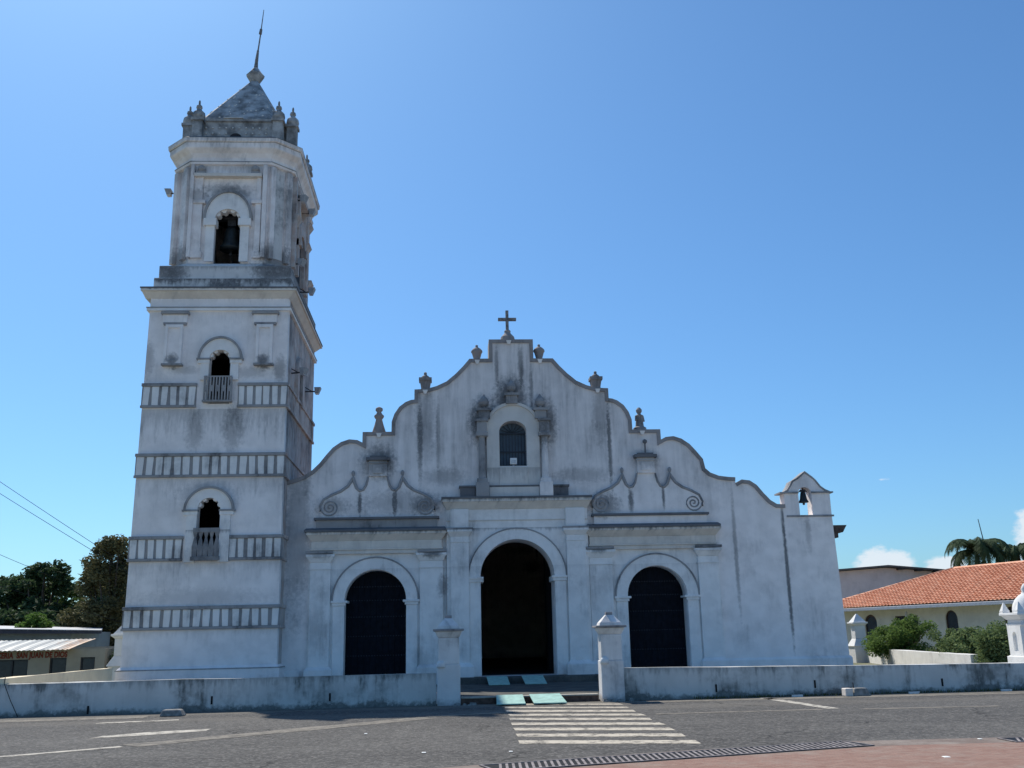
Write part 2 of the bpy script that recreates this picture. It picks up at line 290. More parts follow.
# ------------------------------------------------------------------ mesh helpers
FRONT = ((0, 0), (1, 0), (0, 1))
class MB:
    """collects faces of ONE mesh; frame = (origin xy, along, inward)"""
    def __init__(s, frame=FRONT): s.v = []; s.f = []; s.ch = []; s.fr = frame
    def P(s, u, d, z):
        O, U, D = s.fr; return (O[0]+u*U[0]+d*D[0], O[1]+u*U[1]+d*D[1], z)
    def add(s, vs, fs):
        b = len(s.v); fb = len(s.f); s.v += [tuple(x) for x in vs]; s.f += [tuple(b+i for i in f) for f in fs]
        if vs: s.ch.append((b, len(s.v), fb, len(s.f)))
        return s
    def box(s, u0, u1, d0, d1, z0, z1):
        vs = [s.P(u, d, z) for z in (z0, z1) for u, d in ((u0, d0), (u1, d0), (u1, d1), (u0, d1))]
        return s.add(vs, [(0, 3, 2, 1), (4, 5, 6, 7), (0, 1, 5, 4), (1, 2, 6, 5), (2, 3, 7, 6), (3, 0, 4, 7)])
    def frus(s, u0, u1, d0, d1, z0, U0, U1, D0, D1, z1):
        vs = [s.P(u, d, z0) for u, d in ((u0, d0), (u1, d0), (u1, d1), (u0, d1))]+[s.P(u, d, z1) for u, d in ((U0, D0), (U1, D0), (U1, D1), (U0, D1))]
        return s.add(vs, [(0, 3, 2, 1), (4, 5, 6, 7), (0, 1, 5, 4), (1, 2, 6, 5), (2, 3, 7, 6), (3, 0, 4, 7)])
    def plate(s, outer, holes, d0, d1):
        """polygon with holes in the (u,z) plane, extruded from depth d0 to d1"""
        loops = [outer]+list(holes); flat = [p for l in loops for p in l]
        tri = tessellate_polygon([[Vector((p[0], p[1], 0)) for p in l] for l in loops]); n = len(flat)
        vs = [s.P(u, d0, z) for u, z in flat]+[s.P(u, d1, z) for u, z in flat]; fs = []
        for t in tri:
            fs.append(tuple(t)); fs.append(tuple(n+i for i in reversed(t)))
        o = 0
        for l in loops:
            k = len(l)
            for i in range(k):
                a, b = o+i, o+(i+1) % k; fs.append((a, b, n+b, n+a))
            o += k
        return s.add(vs, fs)
    def loft(s, rings, cap=True):
        n = len(rings[0]); vs = [p for r in rings for p in r]; fs = []
        for k in range(len(rings)-1):
            for i in range(n):
                j = (i+1) % n; fs.append((k*n+i, k*n+j, (k+1)*n+j, (k+1)*n+i))
        if cap: fs += [tuple(reversed(range(n))), tuple((len(rings)-1)*n+i for i in range(n))]
        return s.add(vs, fs)
    def lathe(s, cx, cy, prof, n=12, rot=0):
        return s.loft([[(cx+r*math.cos(rot+2*math.pi*i/n), cy+r*math.sin(rot+2*math.pi*i/n), z) for i in range(n)] for r, z in prof])
    def tube(s, pts, r, n=6):
        pts = [Vector(p) for p in pts]; rings = []
        for i, p in enumerate(pts):
            t = (pts[min(i+1, len(pts)-1)]-pts[max(i-1, 0)]).normalized()
            a = t.cross(Vector((0, 0, 1)));
            if a.length < .05: a = t.cross(Vector((0, 1, 0)))
            a.normalize(); b = t.cross(a); rr = r[i] if isinstance(r, (list, tuple)) else r
            rings.append([tuple(p+(a*math.cos(2*math.pi*k/n)+b*math.sin(2*math.pi*k/n))*rr) for k in range(n)])
        return s.loft(rings)
    SPLIT = {'plinth', 'door_jamb', 'impost', 'capital_ledge', 'window_ledge', 'rosette', 'jamb', 'belfry_pilaster', 'nave_column', 'rafter_end', 'scroll_rim', 'gable_moulding', 'window_apron', 'frame', 'runner', 'coping', 'arch_rim', 'pilaster_ledge'}
    def build(s, name, mat, parent=None, smooth=False, bevel=0, fix=True, whole=False):
        if not whole and name in s.SPLIT:   # every separate piece becomes a part of its own
            bb = []
            for v0, v1, f0, f1 in s.ch:
                ps = s.v[v0:v1]; bb.append([min(p[k] for p in ps)-.012 for k in range(3)]+[max(p[k] for p in ps)+.012 for k in range(3)])
            g_ = list(range(len(bb)))
            def find(i):
                while g_[i] != i: i = g_[i]
                return i
            for i in range(len(bb)):
                for j in range(i):
                    if all(bb[i][k] <= bb[j][k+3] and bb[j][k] <= bb[i][k+3] for k in range(3)): g_[find(i)] = find(j)
            roots = sorted({find(i) for i in range(len(bb))}); o = None
            if len(roots) > 1:
                for r_ in roots:
                    q = MB()
                    for i, (v0, v1, f0, f1) in enumerate(s.ch):
                        if find(i) == r_: q.add(s.v[v0:v1], [tuple(k-v0 for k in f) for f in s.f[f0:f1]])
                    o = q.build(name, mat, parent, smooth, bevel, fix, True)
                return o
        base = Vector((0, 0, 0)); q = parent
        while q is not None: base += q.location; q = q.parent
        me = bpy.data.meshes.new(name); me.from_pydata([tuple(Vector(p)-base) for p in s.v], [], s.f)
        for m in (mat if isinstance(mat, (list, tuple)) else [mat]): me.materials.append(m)
        if fix:
            bm = bmesh.new(); bm.from_mesh(me); bmesh.ops.recalc_face_normals(bm, faces=bm.faces); bm.to_mesh(me); bm.free()
        if smooth:
            for p in me.polygons: p.use_smooth = True
        o = bpy.data.objects.new(name, me); COL.objects.link(o)
        if parent is not None: o.parent = parent
        if bevel:
            b = o.modifiers.new('bevel', 'BEVEL'); b.width = bevel; b.segments = 2; b.limit_method = 'ANGLE'; b.angle_limit = R(40)
        return o
def tag(o, label=None, cat=None, group=None, kind=None):
    if label: o['label'] = label
    if cat: o['category'] = cat
    if group: o['group'] = group
    if kind: o['kind'] = kind
    return o
def empty(name, loc, label, cat, group=None):
    o = bpy.data.objects.new(name, None); COL.objects.link(o); o.location = loc; o.empty_display_size = .3
    return tag(o, label, cat, group)
def arc(cx, z, rx, rz, a0=0, a1=180, n=24):
    return [(cx+rx*math.cos(R(a0+(a1-a0)*i/n)), z+rz*math.sin(R(a0+(a1-a0)*i/n))) for i in range(n+1)]
def opening(x0, x1, zb, zs, rz=None):
    cx = (x0+x1)/2; r = (x1-x0)/2; return [(x0, zb), (x1, zb)]+arc(cx, zs, r, rz or r)
def ring(cx, z, ri, ro, rzi=None, rzo=None, n=24):
    return arc(cx, z, ro, rzo or ro, 0, 180, n)+list(reversed(arc(cx, z, ri, rzi or ri, 0, 180, n)))
def ribbon(mb, pts, w, d0, d1, lift=.03):
    """coping that follows an outline of (u,z) points: outer edge lifted, inner edge w inside"""
    n = len(pts); nor = []
    for i in range(n):
        a = Vector(pts[max(i-1, 0)]); b = Vector(pts[min(i+1, n-1)]); p = Vector(pts[i])
        n1 = (p-a).normalized() if i else (b-p).normalized(); n2 = (b-p).normalized() if i < n-1 else n1
        t = (n1+n2); t = t.normalized() if t.length > 1e-4 else n1
        nn = Vector((-t.y, t.x)); k = 1/max(.5, nn.dot(Vector((-n1.y, n1.x)))); nor.append(nn*k)
    rings = []
    for p, q in zip(pts, nor):
        o = (p[0]+q.x*lift, p[1]+q.y*lift); i_ = (p[0]-q.x*w, p[1]-q.y*w)
        rings.append([mb.P(o[0], d0, o[1]), mb.P(o[0], d1, o[1]), mb.P(i_[0], d1, i_[1]), mb.P(i_[0], d0, i_[1])])
    mb.loft(rings); return mb

# ------------------------------------------------------------------ ground, road, atrium
def hgt(x, y):
    a = max(0, min(1, (-14.6-x)/1.2)); b = max(0, min(1, (y+11.5)/1.0))
    return -.06-1.05*a*a*(3-2*a)*b
gm = MB(); xs = [-900, -300, -120, -60, -40, -30, -24, -20, -17, -16, -15.8, -15.4, -15, -14.6, -14, -8, 0, 8, 14, 20, 40, 80, 150, 400, 900]
ys = [-300, -120, -60, -40, -24, -14, -12, -11.5, -11.2, -10.9, -10.5, -8, -4, 0, 6, 12, 20, 40, 80, 200, 500, 1200]
gm.add([(x, y, hgt(x, y)) for y in ys for x in xs], [(j*len(xs)+i, j*len(xs)+i+1, (j+1)*len(xs)+i+1, (j+1)*len(xs)+i) for j in range(len(ys)-1) for i in range(len(xs)-1)])
tag(gm.build('ground', mGround, fix=False), kind='structure')
def sheet(name, pts, z, mat, kind='structure'):
    m = MB(); m.add([(x, y, z) for x, y in pts], [tuple(range(len(pts)))]); o = m.build(name, mat, fix=False)
    if o.data.polygons[0].normal.z < 0: o.data.flip_normals()
    return tag(o, kind=kind)
sheet('road', [(-80, -60), (80, -60), (80, -11.8), (-80, -11.8)], 0, mAsphalt)
sheet('brick_pavement', [(-1.6, -24.95), (3.6, -23.5), (6.0, -23.55), (60, -24.6), (60, -58), (-14, -58), (-14, -29.0)], .008, mPaver)
sheet('bounce_plaza', [(-60, -31), (60, -31), (60, -120), (-60, -120)], .014, mBouncePale)  # unseen pale ground added behind the camera to bounce light onto the facade
sheet('gutter_strip', [(-4.2, -25.0), (-2.3, -24.25), (.9, -23.25), (3.4, -22.75), (6, -22.85), (60, -23.9), (60, -24.6), (6.0, -23.55), (3.6, -23.5), (-1.6, -24.95), (-4.0, -25.75)], .004, mEdge)
# the atrium in front of the church: a low brick-edged platform
am = MB(); am.add([(-14.0, -11.75, .02), (15.2, -11.75, .02), (15.2, -3.5, .02), (-14.0, -3.5, .02), (13.2, 1, .02), (-14.0, 1, .02)], [(0, 1, 2, 3), (3, 2, 4, 5)])
tag(am.build('atrium_paving', mBouncePale, fix=False), kind='structure')  # hidden paving, made pale to bounce sunlight onto the facade
am = MB(); am.add([(-2.6, -11.74, .026), (2.2, -11.74, .026), (2.8, -3.5, .026), (-2.9, -3.5, .026), (3.0, -1.4, .026), (-3.0, -1.4, .026)], [(0, 1, 2, 3), (3, 2, 4, 5)])
tag(am.build('atrium_path', mAtrium, fix=False), kind='structure')
km = MB(); km.box(-2.24, 1.2, -11.97, -11.75, .0, .14); tag(km.build('atrium_riser', mBrickStep), kind='structure')
km = MB(); km.box(-2.24, 1.2, -12.0, -11.72, .14, .18); tag(km.build('atrium_kerb', mKerb, bevel=.015), kind='structure')
km = MB(); km.box(-2.75, 2.85, -1.45, .9, .0, .235); tag(km.build('entrance_step', mAtrium, bevel=.02), kind='structure')

# crosswalk: nine bars, worn
rm = MB()
for k in range(9):
    t = k/8; cx0 = -1.44+.24*t; cx1 = 1.24+.30*t; y0 = -21.45+9.15*t; y1 = -22.2+8.85*t
    hw = .27 if k < 7 else .19
    e0 = random.uniform(-.04, .04); e1 = random.uniform(-.05, .05)
    ns = 14; lo = []; hi_ = []
    for q_ in range(ns+1):
        f_ = q_/ns; xx = cx0+(cx1-cx0)*f_; yy = y0+(y1-y0)*f_; lo.append((xx+(e0 if q_ == 0 else e1 if q_ == ns else 0), yy-hw*random.uniform(.94, 1.03), .004)); hi_.append((xx, yy+hw*random.uniform(.94, 1.03), .004))
    rm.add(lo+hi_, [(j, j+1, ns+2+j, ns+1+j) for j in range(ns)])
tag(rm.build('crosswalk_marking', mStripe, fix=False), kind='structure')
lm = MB()
def strip(m, a, b, w, z=.004, segs=8):
    a = Vector(a); b = Vector(b); n = Vector((-(b-a).y, (b-a).x)).normalized(); prev = None
    for i in range(segs):
        p, q = a.lerp(b, i/segs), a.lerp(b, (i+1)/segs); w1 = w*random.uniform(.85, 1.1)
        if prev is None: prev = w1
        m.add([(p.x-n.x*prev, p.y-n.y*prev, z), (q.x-n.x*w1, q.y-n.y*w1, z), (q.x+n.x*w1, q.y+n.y*w1, z), (p.x+n.x*prev, p.y+n.y*prev, z)], [(0, 1, 2, 3)]); prev = w1
lm.add([(-9.0, -18.6, .004), (-8.1, -18.25, .004), (-7.15, -17.65, .004), (-7.15, -17.2, .004), (-8.2, -17.55, .004), (-8.9, -18.15, .004)], [(0, 1, 2, 3, 4, 5)])
strip(lm, (-10.1, -14.9), (-8.45, -14.55), .16); strip(lm, (5.25, -12.5), (5.5, -16.5), .14); strip(lm, (-9.4, -21.4), (-7.9, -20.3), .10)
tag(lm.build('lane_marking', mLine, fix=False), kind='structure')
lm = MB(); strip(lm, (6.0, -16.8), (8.8, -17.0), .14); strip(lm, (-7.8, -20.2), (-5.6, -18.2), .3); strip(lm, (-5.6, -18.2), (-3.0, -15.9), .32); strip(lm, (-3.0, -15.6), (-1.3, -15.0), .16)
strip(lm, (1.7, -16.6), (5.2, -16.6), .12); strip(lm, (-16, -13.7), (-9.5, -13.3), .35); strip(lm, (1.6, -12.7), (14, -13.4), .28)
tag(lm.build('faded_lane_marking', mFaint, fix=False), kind='structure')

# ------------------------------------------------------------------ church
church = empty('church', (0, 0, 0), 'long white baroque church front with curved gable, cross on top and three dark arched doors', 'church')
prof = [(-8.62, 7.46), (-8.3, 7.55), (-7.95, 7.68), (-7.65, 7.88), (-7.38, 8.15), (-7.14, 8.46), (-6.9, 8.74), (-6.6, 8.95), (-6.3, 9.05), (-6.0, 9.02), (-5.77, 8.9),
        (-5.765, 9.33), (-4.665, 9.33), (-4.66, 9.75), (-4.56, 10.05), (-4.38, 10.32), (-4.15, 10.5), (-3.95, 10.58), (-3.79, 10.6), (-3.785, 11.0), (-3.35, 11.02), (-2.95, 11.13), (-2.55, 11.32), (-2.2, 11.62), (-1.9, 11.93), (-1.65, 12.23), (-.865, 12.235), (-.86, 13.02)]
mir = [(-x-.03, z) for x, z in reversed(prof) if x > -7.5]
tail = [(7.42, 7.78), (7.62, 7.6), (7.95, 7.47), (8.3, 7.42), (8.6, 7.4), (8.61, 7.18), (8.85, 7.31), (9.15, 7.27), (9.4, 7.1), (9.65, 6.78), (9.9, 6.5), (10.15, 6.34), (10.48, 6.32)]
gab = [(10.5, 6.84), (10.62, 6.9), (10.75, 7.08), (10.84, 7.25), (11.05, 7.36), (11.38, 7.62), (11.66, 7.4), (11.78, 7.28), (11.95, 7.04), (12.12, 6.91), (12.3, 6.83)]
top = prof+mir+tail
dL = opening(-6.37, -4.10, .09, 3.02, 1.11); dR = opening(4.16, 6.40, .09, 2.98, 1.12); dC = opening(-1.35, 1.40, .236, 3.79, 1.37)
win = opening(-.55, .50, 7.96, 9.33, .40)
out = [(-8.62, -.05)]+top+[(10.48, -.05)]
TOPR = list(reversed(out))
m = MB(); m.plate(out, [dL, dR, dC, win], 0, 1.0); m.build('facade_wall', mFac, church)
m = MB(); m.plate([(10.48, -.05)]+[(10.48, 6.32)]+gab+[(12.3, 6.0), (12.46, -.05)], [opening(11.05, 11.57, 5.93, 6.76, .26)], 0, .55)
m.build('bell_gable', mFac, church)
m = MB(); ribbon(m, prof+mir+tail[:5], .11, -.06, 1.03); ribbon(m, tail[5:], .11, -.06, 1.03); m.build('coping', mCope, church)
m = MB(); ribbon(m, gab, .045, -.03, .58, .02); m.box(10.30, 11.05, -.08, .6, 6.775, 6.83); m.box(11.57, 12.42, -.08, .6, 6.775, 6.83); m.box(10.52, 11.05, -.035, 0, 5.86, 5.93); m.box(11.05, 12.38, -.035, 0, 5.86, 5.93)
m.build('gable_moulding', mSooty, church)
m = MB(); m.box(-8.62, -7.95, -.06, 0, 0, .6); m.box(7.75, 12.52, -.09, 0, 0, .58); m.frus(7.75, 12.52, -.09, 0, .58, 7.75, 12.49, -.01, 0, .66); m.build('plinth', mTrim, church)
# side bays
for s, L in ((-1, 'left'), (1, 'right')):
    def X(a, b):
        return (a*s, b*s) if s > 0 else (b*s, a*s)
    cx = (-5.235 if s < 0 else 5.28); ri = 1.13; zs = 3.03 if s < 0 else 2.99
    # bay field, slightly proud
    m = MB(); a, b = X(2.62, 7.72)
    m.plate([(a, .0), (b, .0), (b, 4.72), (a, 4.72)], [opening(cx-ri-.005, cx+ri+.005, .09, zs, 1.12)], -.05, .0); m.build('bay_panel', mTrim, church)
    m = MB(); m.plate(ring(cx, zs, ri+.0, 1.55, 1.12, 1.53), [], -.13, -.05)
    m.build('archivolt', mTrim, church)
    m = MB(); m.plate(ring(cx, zs, 1.55, 1.61, 1.53, 1.585), [], -.155, -.05); m.build('arch_rim', mSooty, church)
    m = MB()
    for q in (-1, 1):
        u0, u1 = sorted((cx+q*ri, cx+q*1.55)); m.box(u0, u1, -.115, -.05, .0, zs-.18)
    m.build('door_jamb', mTrim, church, bevel=.012)
    m = MB()
    for q in (-1, 1):
        u0, u1 = sorted((cx+q*(ri-.12), cx+q*1.63)); m.box(u0, u1, -.2, -.05, zs-.08, zs); 
        u0, u1 = sorted((cx+q*(ri-.05), cx+q*1.58)); m.box(u0, u1, -.16, -.05, zs-.18, zs-.08)
        u0, u1 = sorted((cx+q*(ri-.12), cx+q*ri)); m.box(u0, u1, -.05, .55, zs-.08, zs)
    m.build('impost', mTrim, church, bevel=.012)
    for (p0, p1) in ((6.88, 7.64), (2.74, 3.60)):
        a, b = X(p0, p1); m = MB()
        m.box(a, b, -.19, -.05, .72, 4.16); m.box(a-.03, b+.03, -.22, -.05, 4.16, 4.22); m.box(a, b, -.19, -.05, 4.22, 4.42)
        m.frus(a, b, -.2, -.05, 4.42, a-.12, b+.12, -.32, -.05, 4.62); m.box(a-.14, b+.14, -.34, -.05, 4.62, 4.72)
        m.frus(a-.12, b+.12, -.33, -.05, .60, a, b, -.19, -.05, .72); m.box(a-.12, b+.12, -.33, -.05, -.05, .60)
        m.build('pilaster', mTrim, church, bevel=.012)
    a, b = X(2.78, 7.62)
    m = MB(); m.box(a, b, -.2, 0, 4.72, 4.86); m.box(a-.03, b+.03, -.25, 0, 4.86, 4.93); m.box(a, b, -.2, 0, 4.93, 5.2)
    m.frus(a, b, -.2, 0, 5.2, a-.14, b+.16, -.42, 0, 5.42); m.box(a-.16, b+.18, -.45, 0, 5.42, 5.52); m.build('entablature', mTrimWarm, church, bevel=.012)
    a2, b2 = (-7.86, -2.62) if s < 0 else (2.66, 7.78)
    m = MB(); m.box(a2, b2, -.5, 0, 5.52, 5.6); m.frus(a2, b2, -.5, 0, 5.6, a2+.05, b2-.05, -.28, 0, 5.68); m.build('cornice', mRim, church, bevel=.012)
    m = MB()
    for p0, p1 in ((6.8, 7.8), (2.62, 3.68)):
        a, b = X(p0, p1); m.box(a, b, -.36, -.2, 4.74, 4.83)
    m.build('capital_ledge', mSooty, church, bevel=.012)
    a, b = (-7.45, -2.95) if s < 0 else (2.98, 7.32)
    m = MB(); m.box(a, b, -.24, 0, 5.66, 5.98); m.build('attic_band', mSooty if s < 0 else mFac, church, bevel=.012)
    m = MB(); m.box(a-.08, b+.08, -.34, 0, 5.98, 6.07); m.build('attic_ledge', mRim, church, bevel=.012)
    # relief with two scrolls
    c = -5.19 if s < 0 else 5.09
    crv = [(2.13, 6.32), (2.14, 6.5), (2.02, 6.76), (1.72, 6.93), (1.38, 7.07), (1.12, 7.26), (1.0, 7.45), (.93, 7.62), (.88, 7.42), (.80, 7.2), (.68, 7.08), (.54, 7.12), (.44, 7.28), (.38, 7.5), (.36, 7.62)]
    right = [(c+u, z) for u, z in crv]; left = [(c-u, z) for u, z in reversed(crv)]
    m = MB(); m.plate([(c-2.1, 6.07), (c+2.1, 6.07)]+right+left, [], -.13, 0); m.build('scroll_relief', mFac, church)
    m = MB()
    for pts in (right, left): m.tube([(u, -.12, z) for u, z in pts], [.03+.03*math.sin(math.pi*i/(len(pts)-1))+.008 for i in range(len(pts))], 8)
    for q in (-1, 1):
        sp = [(c+q*(1.78+(.34-.0092*i)*math.cos(-i*.42)), -.13, 6.46+(.33-.0090*i)*math.sin(-i*.42)) for i in range(36)]
        m.tube(sp, .03, 6)
        m.lathe(c+q*.93, -.11, [(.02, 7.6), (.06, 7.7), (.07, 7.77), (.05, 7.83), (.01, 7.86)], 10)
    m.build('scroll_rim', mSooty, church, smooth=True)
    m = MB(); m.box(c-.34, c+.34, -.22, 0, 7.62, 8.22); m.box(c-.2, c+.2, -.26, -.22, 7.72, 8.05); m.box(c-.37, c+.37, -.26, 0, 8.1, 8.14); m.build('relief_block', mFac, church, bevel=.012)
    m = MB(); m.box(c-.44, c+.44, -.32, 0, 8.22, 8.34); m.box(c-.30, c+.30, -.28, 0, 8.34, 8.4)
    if s > 0: m.tube([(c+.02, -.14, 8.38), (c+.02, -.14, 8.8)], .035); m.lathe(c+.02, -.14, [(.02, 8.76), (.09, 8.83), (.09, 8.9), (.02, 8.95)], 10)
    m.build('relief_cap', mRim, church, bevel=.01)
    # plank door with stud rows
    x0, x1 = (-6.37, -4.10) if s < 0 else (4.16, 6.40)
    m = MB(); nb = 10; w = (x1-x0)/nb
    for i in range(nb):
        cc = x0+w*(i+.5); u = abs(cc-(x0+x1)/2)/((x1-x0)/2); zt = zs+1.12*math.sqrt(max(0, 1-u*u))+.06
        m.box(x0+w*i+.004, x0+w*(i+1)-.004, .56, .62, .1, zt)
    m.box(x0, x1, .62, .66, .1, zs+1.15)
    kf = len(m.f)
    for zz in (.35, 1.05, 1.75, 2.45, 3.05, 3.55):
        for i in range(22):
            cc = x0+.1+(x1-x0-.2)*i/21; m.frus(cc-.02, cc+.02, .555, .56, zz-.02, cc-.02, cc+.02, .54, .56, zz+.02)
    d = m.build('plank_door', [mDoor, mStud], church)
    for k in range(kf, len(d.data.polygons)): d.data.polygons[k].material_index = 1
# centre bay
m = MB(); m.plate([(-2.60, .0), (2.72, .0), (2.72, 6.35), (-2.60, 6.35)], [opening(-1.355, 1.405, .236, 3.79, 1.37)], -.26, 0); m.build('central_bay', mTrim, church)
m = MB(); m.plate(ring(.025, 3.79, 1.38, 1.80, 1.37, 1.75), [], -.34, -.26); m.build('archivolt', mTrim, church)
m = MB(); m.plate(ring(.025, 3.79, 1.80, 1.85, 1.75, 1.80), [], -.36, -.26); m.build('arch_rim', mSooty, church)
m = MB()
for q in (-1, 1):
    u0, u1 = sorted((.025+q*1.38, .025+q*1.8)); m.box(u0, u1, -.325, -.26, .24, 3.6)
m.build('door_jamb', mTrim, church, bevel=.012)
m = MB()
for q in (-1, 1):
    u0, u1 = sorted((.025+q*1.27, .025+q*1.87)); m.box(u0, u1, -.4, -.26, 3.71, 3.79)
    u0, u1 = sorted((.025+q*1.32, .025+q*1.83)); m.box(u0, u1, -.37, -.26, 3.6, 3.71)
    u0, u1 = sorted((.025+q*1.27, .025+q*1.38)); m.box(u0, u1, -.26, .7, 3.6, 3.79)
m.build('impost', mTrim, church, bevel=.012)
for a, b in ((-2.46, -1.78), (1.88, 2.60)):
    m = MB(); m.box(a, b, -.42, -.26, .72, 5.08); m.box(a-.02, b+.02, -.45, -.26, 5.06, 5.12); m.box(a, b, -.42, -.26, 5.12, 5.28)
    m.frus(a, b, -.42, -.26, 5.28, a-.1, b+.1, -.54, -.26, 5.44); m.box(a-.12, b+.12, -.56, -.26, 5.44, 5.53); m.box(a, b, -.42, -.26, 5.53, 6.3)
    m.frus(a-.14, b+.14, -.58, -.26, .60, a, b, -.42, -.26, .74); m.box(a-.14, b+.14, -.58, -.26, -.05, .60); m.build('pilaster', mTrim, church, bevel=.012)
m = MB()
for a, b in ((-2.62, -1.62), (1.74, 2.74)): m.box(a, b, -.565, -.42, 5.53, 5.60)
m.build('capital_ledge', mSooty, church, bevel=.01)
m = MB(); m.box(-2.63, 2.75, -.3, -.26, 5.86, 5.9); m.frus(-2.6, 2.72, -.3, 0, 6.3, -2.74, 2.86, -.5, 0, 6.56); m.box(-2.76, 2.88, -.54, 0, 6.56, 6.68); m.build('entablature', mTrimWarm, church, bevel=.012)
m = MB(); m.box(-2.79, 2.91, -.57, 0, 6.68, 6.75); m.build('cornice', mRim, church, bevel=.012)
# window aedicule
m = MB(); m.plate([(-1.04, 7.2), (1.0, 7.2), (1.0, 9.4)]+arc(-.02, 9.4, 1.02, .98, 4, 176)+[(-1.04, 9.4)], [opening(-.552, .502, 7.96, 9.33, .40)], -.16, 0); m.build('window_surround', mNiche, church)
m = MB(); m.plate(ring(-.02, 9.4, .98, 1.09, .94, 1.05), [], -.24, -.1); m.build('hood_moulding', mNiche, church)
m = MB(); m.box(-.97, .93, -.3, 0, 6.76, 7.14); m.box(-.57, .52, -.2, -.16, 7.2, 7.93); m.build('window_apron', mNiche, church, bevel=.012)
m = MB(); m.box(-2.08, -1.5, -.3, 0, 6.76, 7.13); m.box(1.46, 2.04, -.3, 0, 6.76, 7.13); m.box(-1.0, .96, -.32, 0, 7.14, 7.2); m.box(-2.12, -1.5, -.34, 0, 7.13, 7.2); m.box(1.46, 2.08, -.34, 0, 7.13, 7.2); m.build('window_ledge', mRim, church, bevel=.01)
for c in (-1.23, 1.19):
    m = MB(); m.box(c-.25, c+.25, -.5, 0, 6.76, 7.3); m.box(c-.2, c+.2, -.42, -.04, 7.3, 7.46)
    m.lathe(c, -.22, [(.155, 7.46), (.14, 7.56), (.13, 8.2), (.115, 9.02), (.13, 9.05), (.15, 9.1)], 14)
    m.box(c-.23, c+.23, -.42, -.02, 9.1, 9.24); m.box(c-.19, c+.19, -.36, 0, 9.24, 9.68); m.box(c-.25, c+.25, -.42, 0, 9.68, 9.78); m.build('column', mSooty if c < 0 else mFac, church, bevel=.01)
for c, z0, zt in ((-1.12, 9.78, 0), (1.06, 9.78, 0), (-.05, 10.38, .02)):
    m = MB(); m.box(c-.22, c+.22, -.34, .1, z0, z0+.32); m.box(c-.28, c+.28, -.40, .1, z0+.32, z0+.42)
    m.lathe(c, -.15, [(.07, z0+.42), (.07, z0+.5), (.16, z0+.58), (.19, z0+.7), (.15, z0+.82), (.06, z0+.92), (.03, z0+1.0)], 12); m.build('urn', mSooty, church)
m = MB()
for i in range(9): m.box(-.5+.118*i-.012, -.5+.118*i+.012, .28, .31, 7.96, 9.36)
for zz in (8.02, 8.58, 9.3): m.box(-.55, .5, .26, .30, zz-.025, zz+.025)
for i in range(7):
    an = R(25+i*21.7); m.tube([(-.025, .29, 9.3), (-.025+.5*math.cos(an), .29, 9.3+.39*math.sin(an))], .012, 4)
wf = m.build('window_grille', mGrille, church)
m = MB(); m.plate(opening(-.6, .55, 7.9, 9.33, .45), [], .36, .42); m.build('window_shutter', simple('blue_black_shutter', (.085, .13, .18), .6), church)
lp = empty('floodlight', (-.02, -.1, 8.0), 'small white floodlight box on the sill of the barred gable window', 'floodlight')
m = MB(); m.box(-.15, .11, -.16, -.02, 8.03, 8.27); m.build('housing', mWhite, lp, bevel=.015)
m = MB(); m.box(-.11, .07, -.17, -.16, 8.07, 8.2); m.build('lens', mLampGlass, lp)
m = MB(); m.box(-.05, .01, -.14, .2, 7.965, 8.03); m.build('bracket', mGreyMetal, lp)
# finials along the gable
def fin(c, z0, kind):
    m = MB(); y = .35
    if kind == 'urn':   # square tapering urn with a lid and knob
        m.frus(c-.2, c+.2, y-.2, y+.2, z0, c-.17, c+.17, y-.17, y+.17, z0+.1); m.frus(c-.16, c+.16, y-.16, y+.16, z0+.1, c-.21, c+.21, y-.21, y+.21, z0+.42)
        m.box(c-.25, c+.25, y-.25, y+.25, z0+.42, z0+.54); m.lathe(c, y, [(.19, z0+.54), (.15, z0+.62), (.07, z0+.68), (.055, z0+.73), (.06, z0+.78), (.02, z0+.81)], 12)
    elif kind == 'pot':
        m.lathe(c, y, [(.14, z0), (.13, z0+.12), (.19, z0+.34), (.23, z0+.4), (.22, z0+.46), (.15, z0+.54), (.06, z0+.6), (.05, z0+.63), (.06, z0+.67), (.02, z0+.7)], 14)
    elif kind == 'bottle':
        m.lathe(c, y, [(.27, z0), (.26, z0+.1), (.18, z0+.35), (.12, z0+.58), (.17, z0+.64), (.2, z0+.72), (.12, z0+.8), (.08, z0+.87), (.14, z0+.93), (.14, z0+1.02), (.05, z0+1.08)], 14)
    else:
        m.lathe(c, y, [(.27, z0), (.26, z0+.14), (.17, z0+.2), (.15, z0+.4), (.14, z0+.55), (.17, z0+.64), (.07, z0+.7), (.07, z0+.74), (.115, z0+.8), (.12, z0+.88), (.05, z0+.97)], 14)
        m.tube([(c-.14, y-.02, z0+.62), (c-.17, y-.08, z0+.45), (c-.03, y-.14, z0+.5)], .04); m.tube([(c+.14, y, z0+.62), (c+.17, y-.04, z0+.4)], .04)
    m.build('finial', mCope if kind != 'statue' else mSooty, church, smooth=kind in ('pot', 'bottle'))
fin(-1.36, 12.24, 'pot'); fin(1.13, 12.26, 'pot'); fin(-3.4, 11.02, 'urn'); fin(3.36, 11.02, 'urn'); fin(-5.2, 9.35, 'bottle'); fin(5.04, 9.35, 'statue')
m = MB()
for cx_, z0 in ((-1.36, 12.1), (1.12, 12.12), (-3.4, 10.9), (3.36, 10.9), (-5.17, 9.2), (5.04, 9.2), (-.1, 12.9)):
    m.frus(cx_-.05, cx_+.05, -.13, -.07, z0-.06, cx_-.1, cx_+.1, -.16, -.07, z0+.09)
m.build('rosette', mTrim, church)
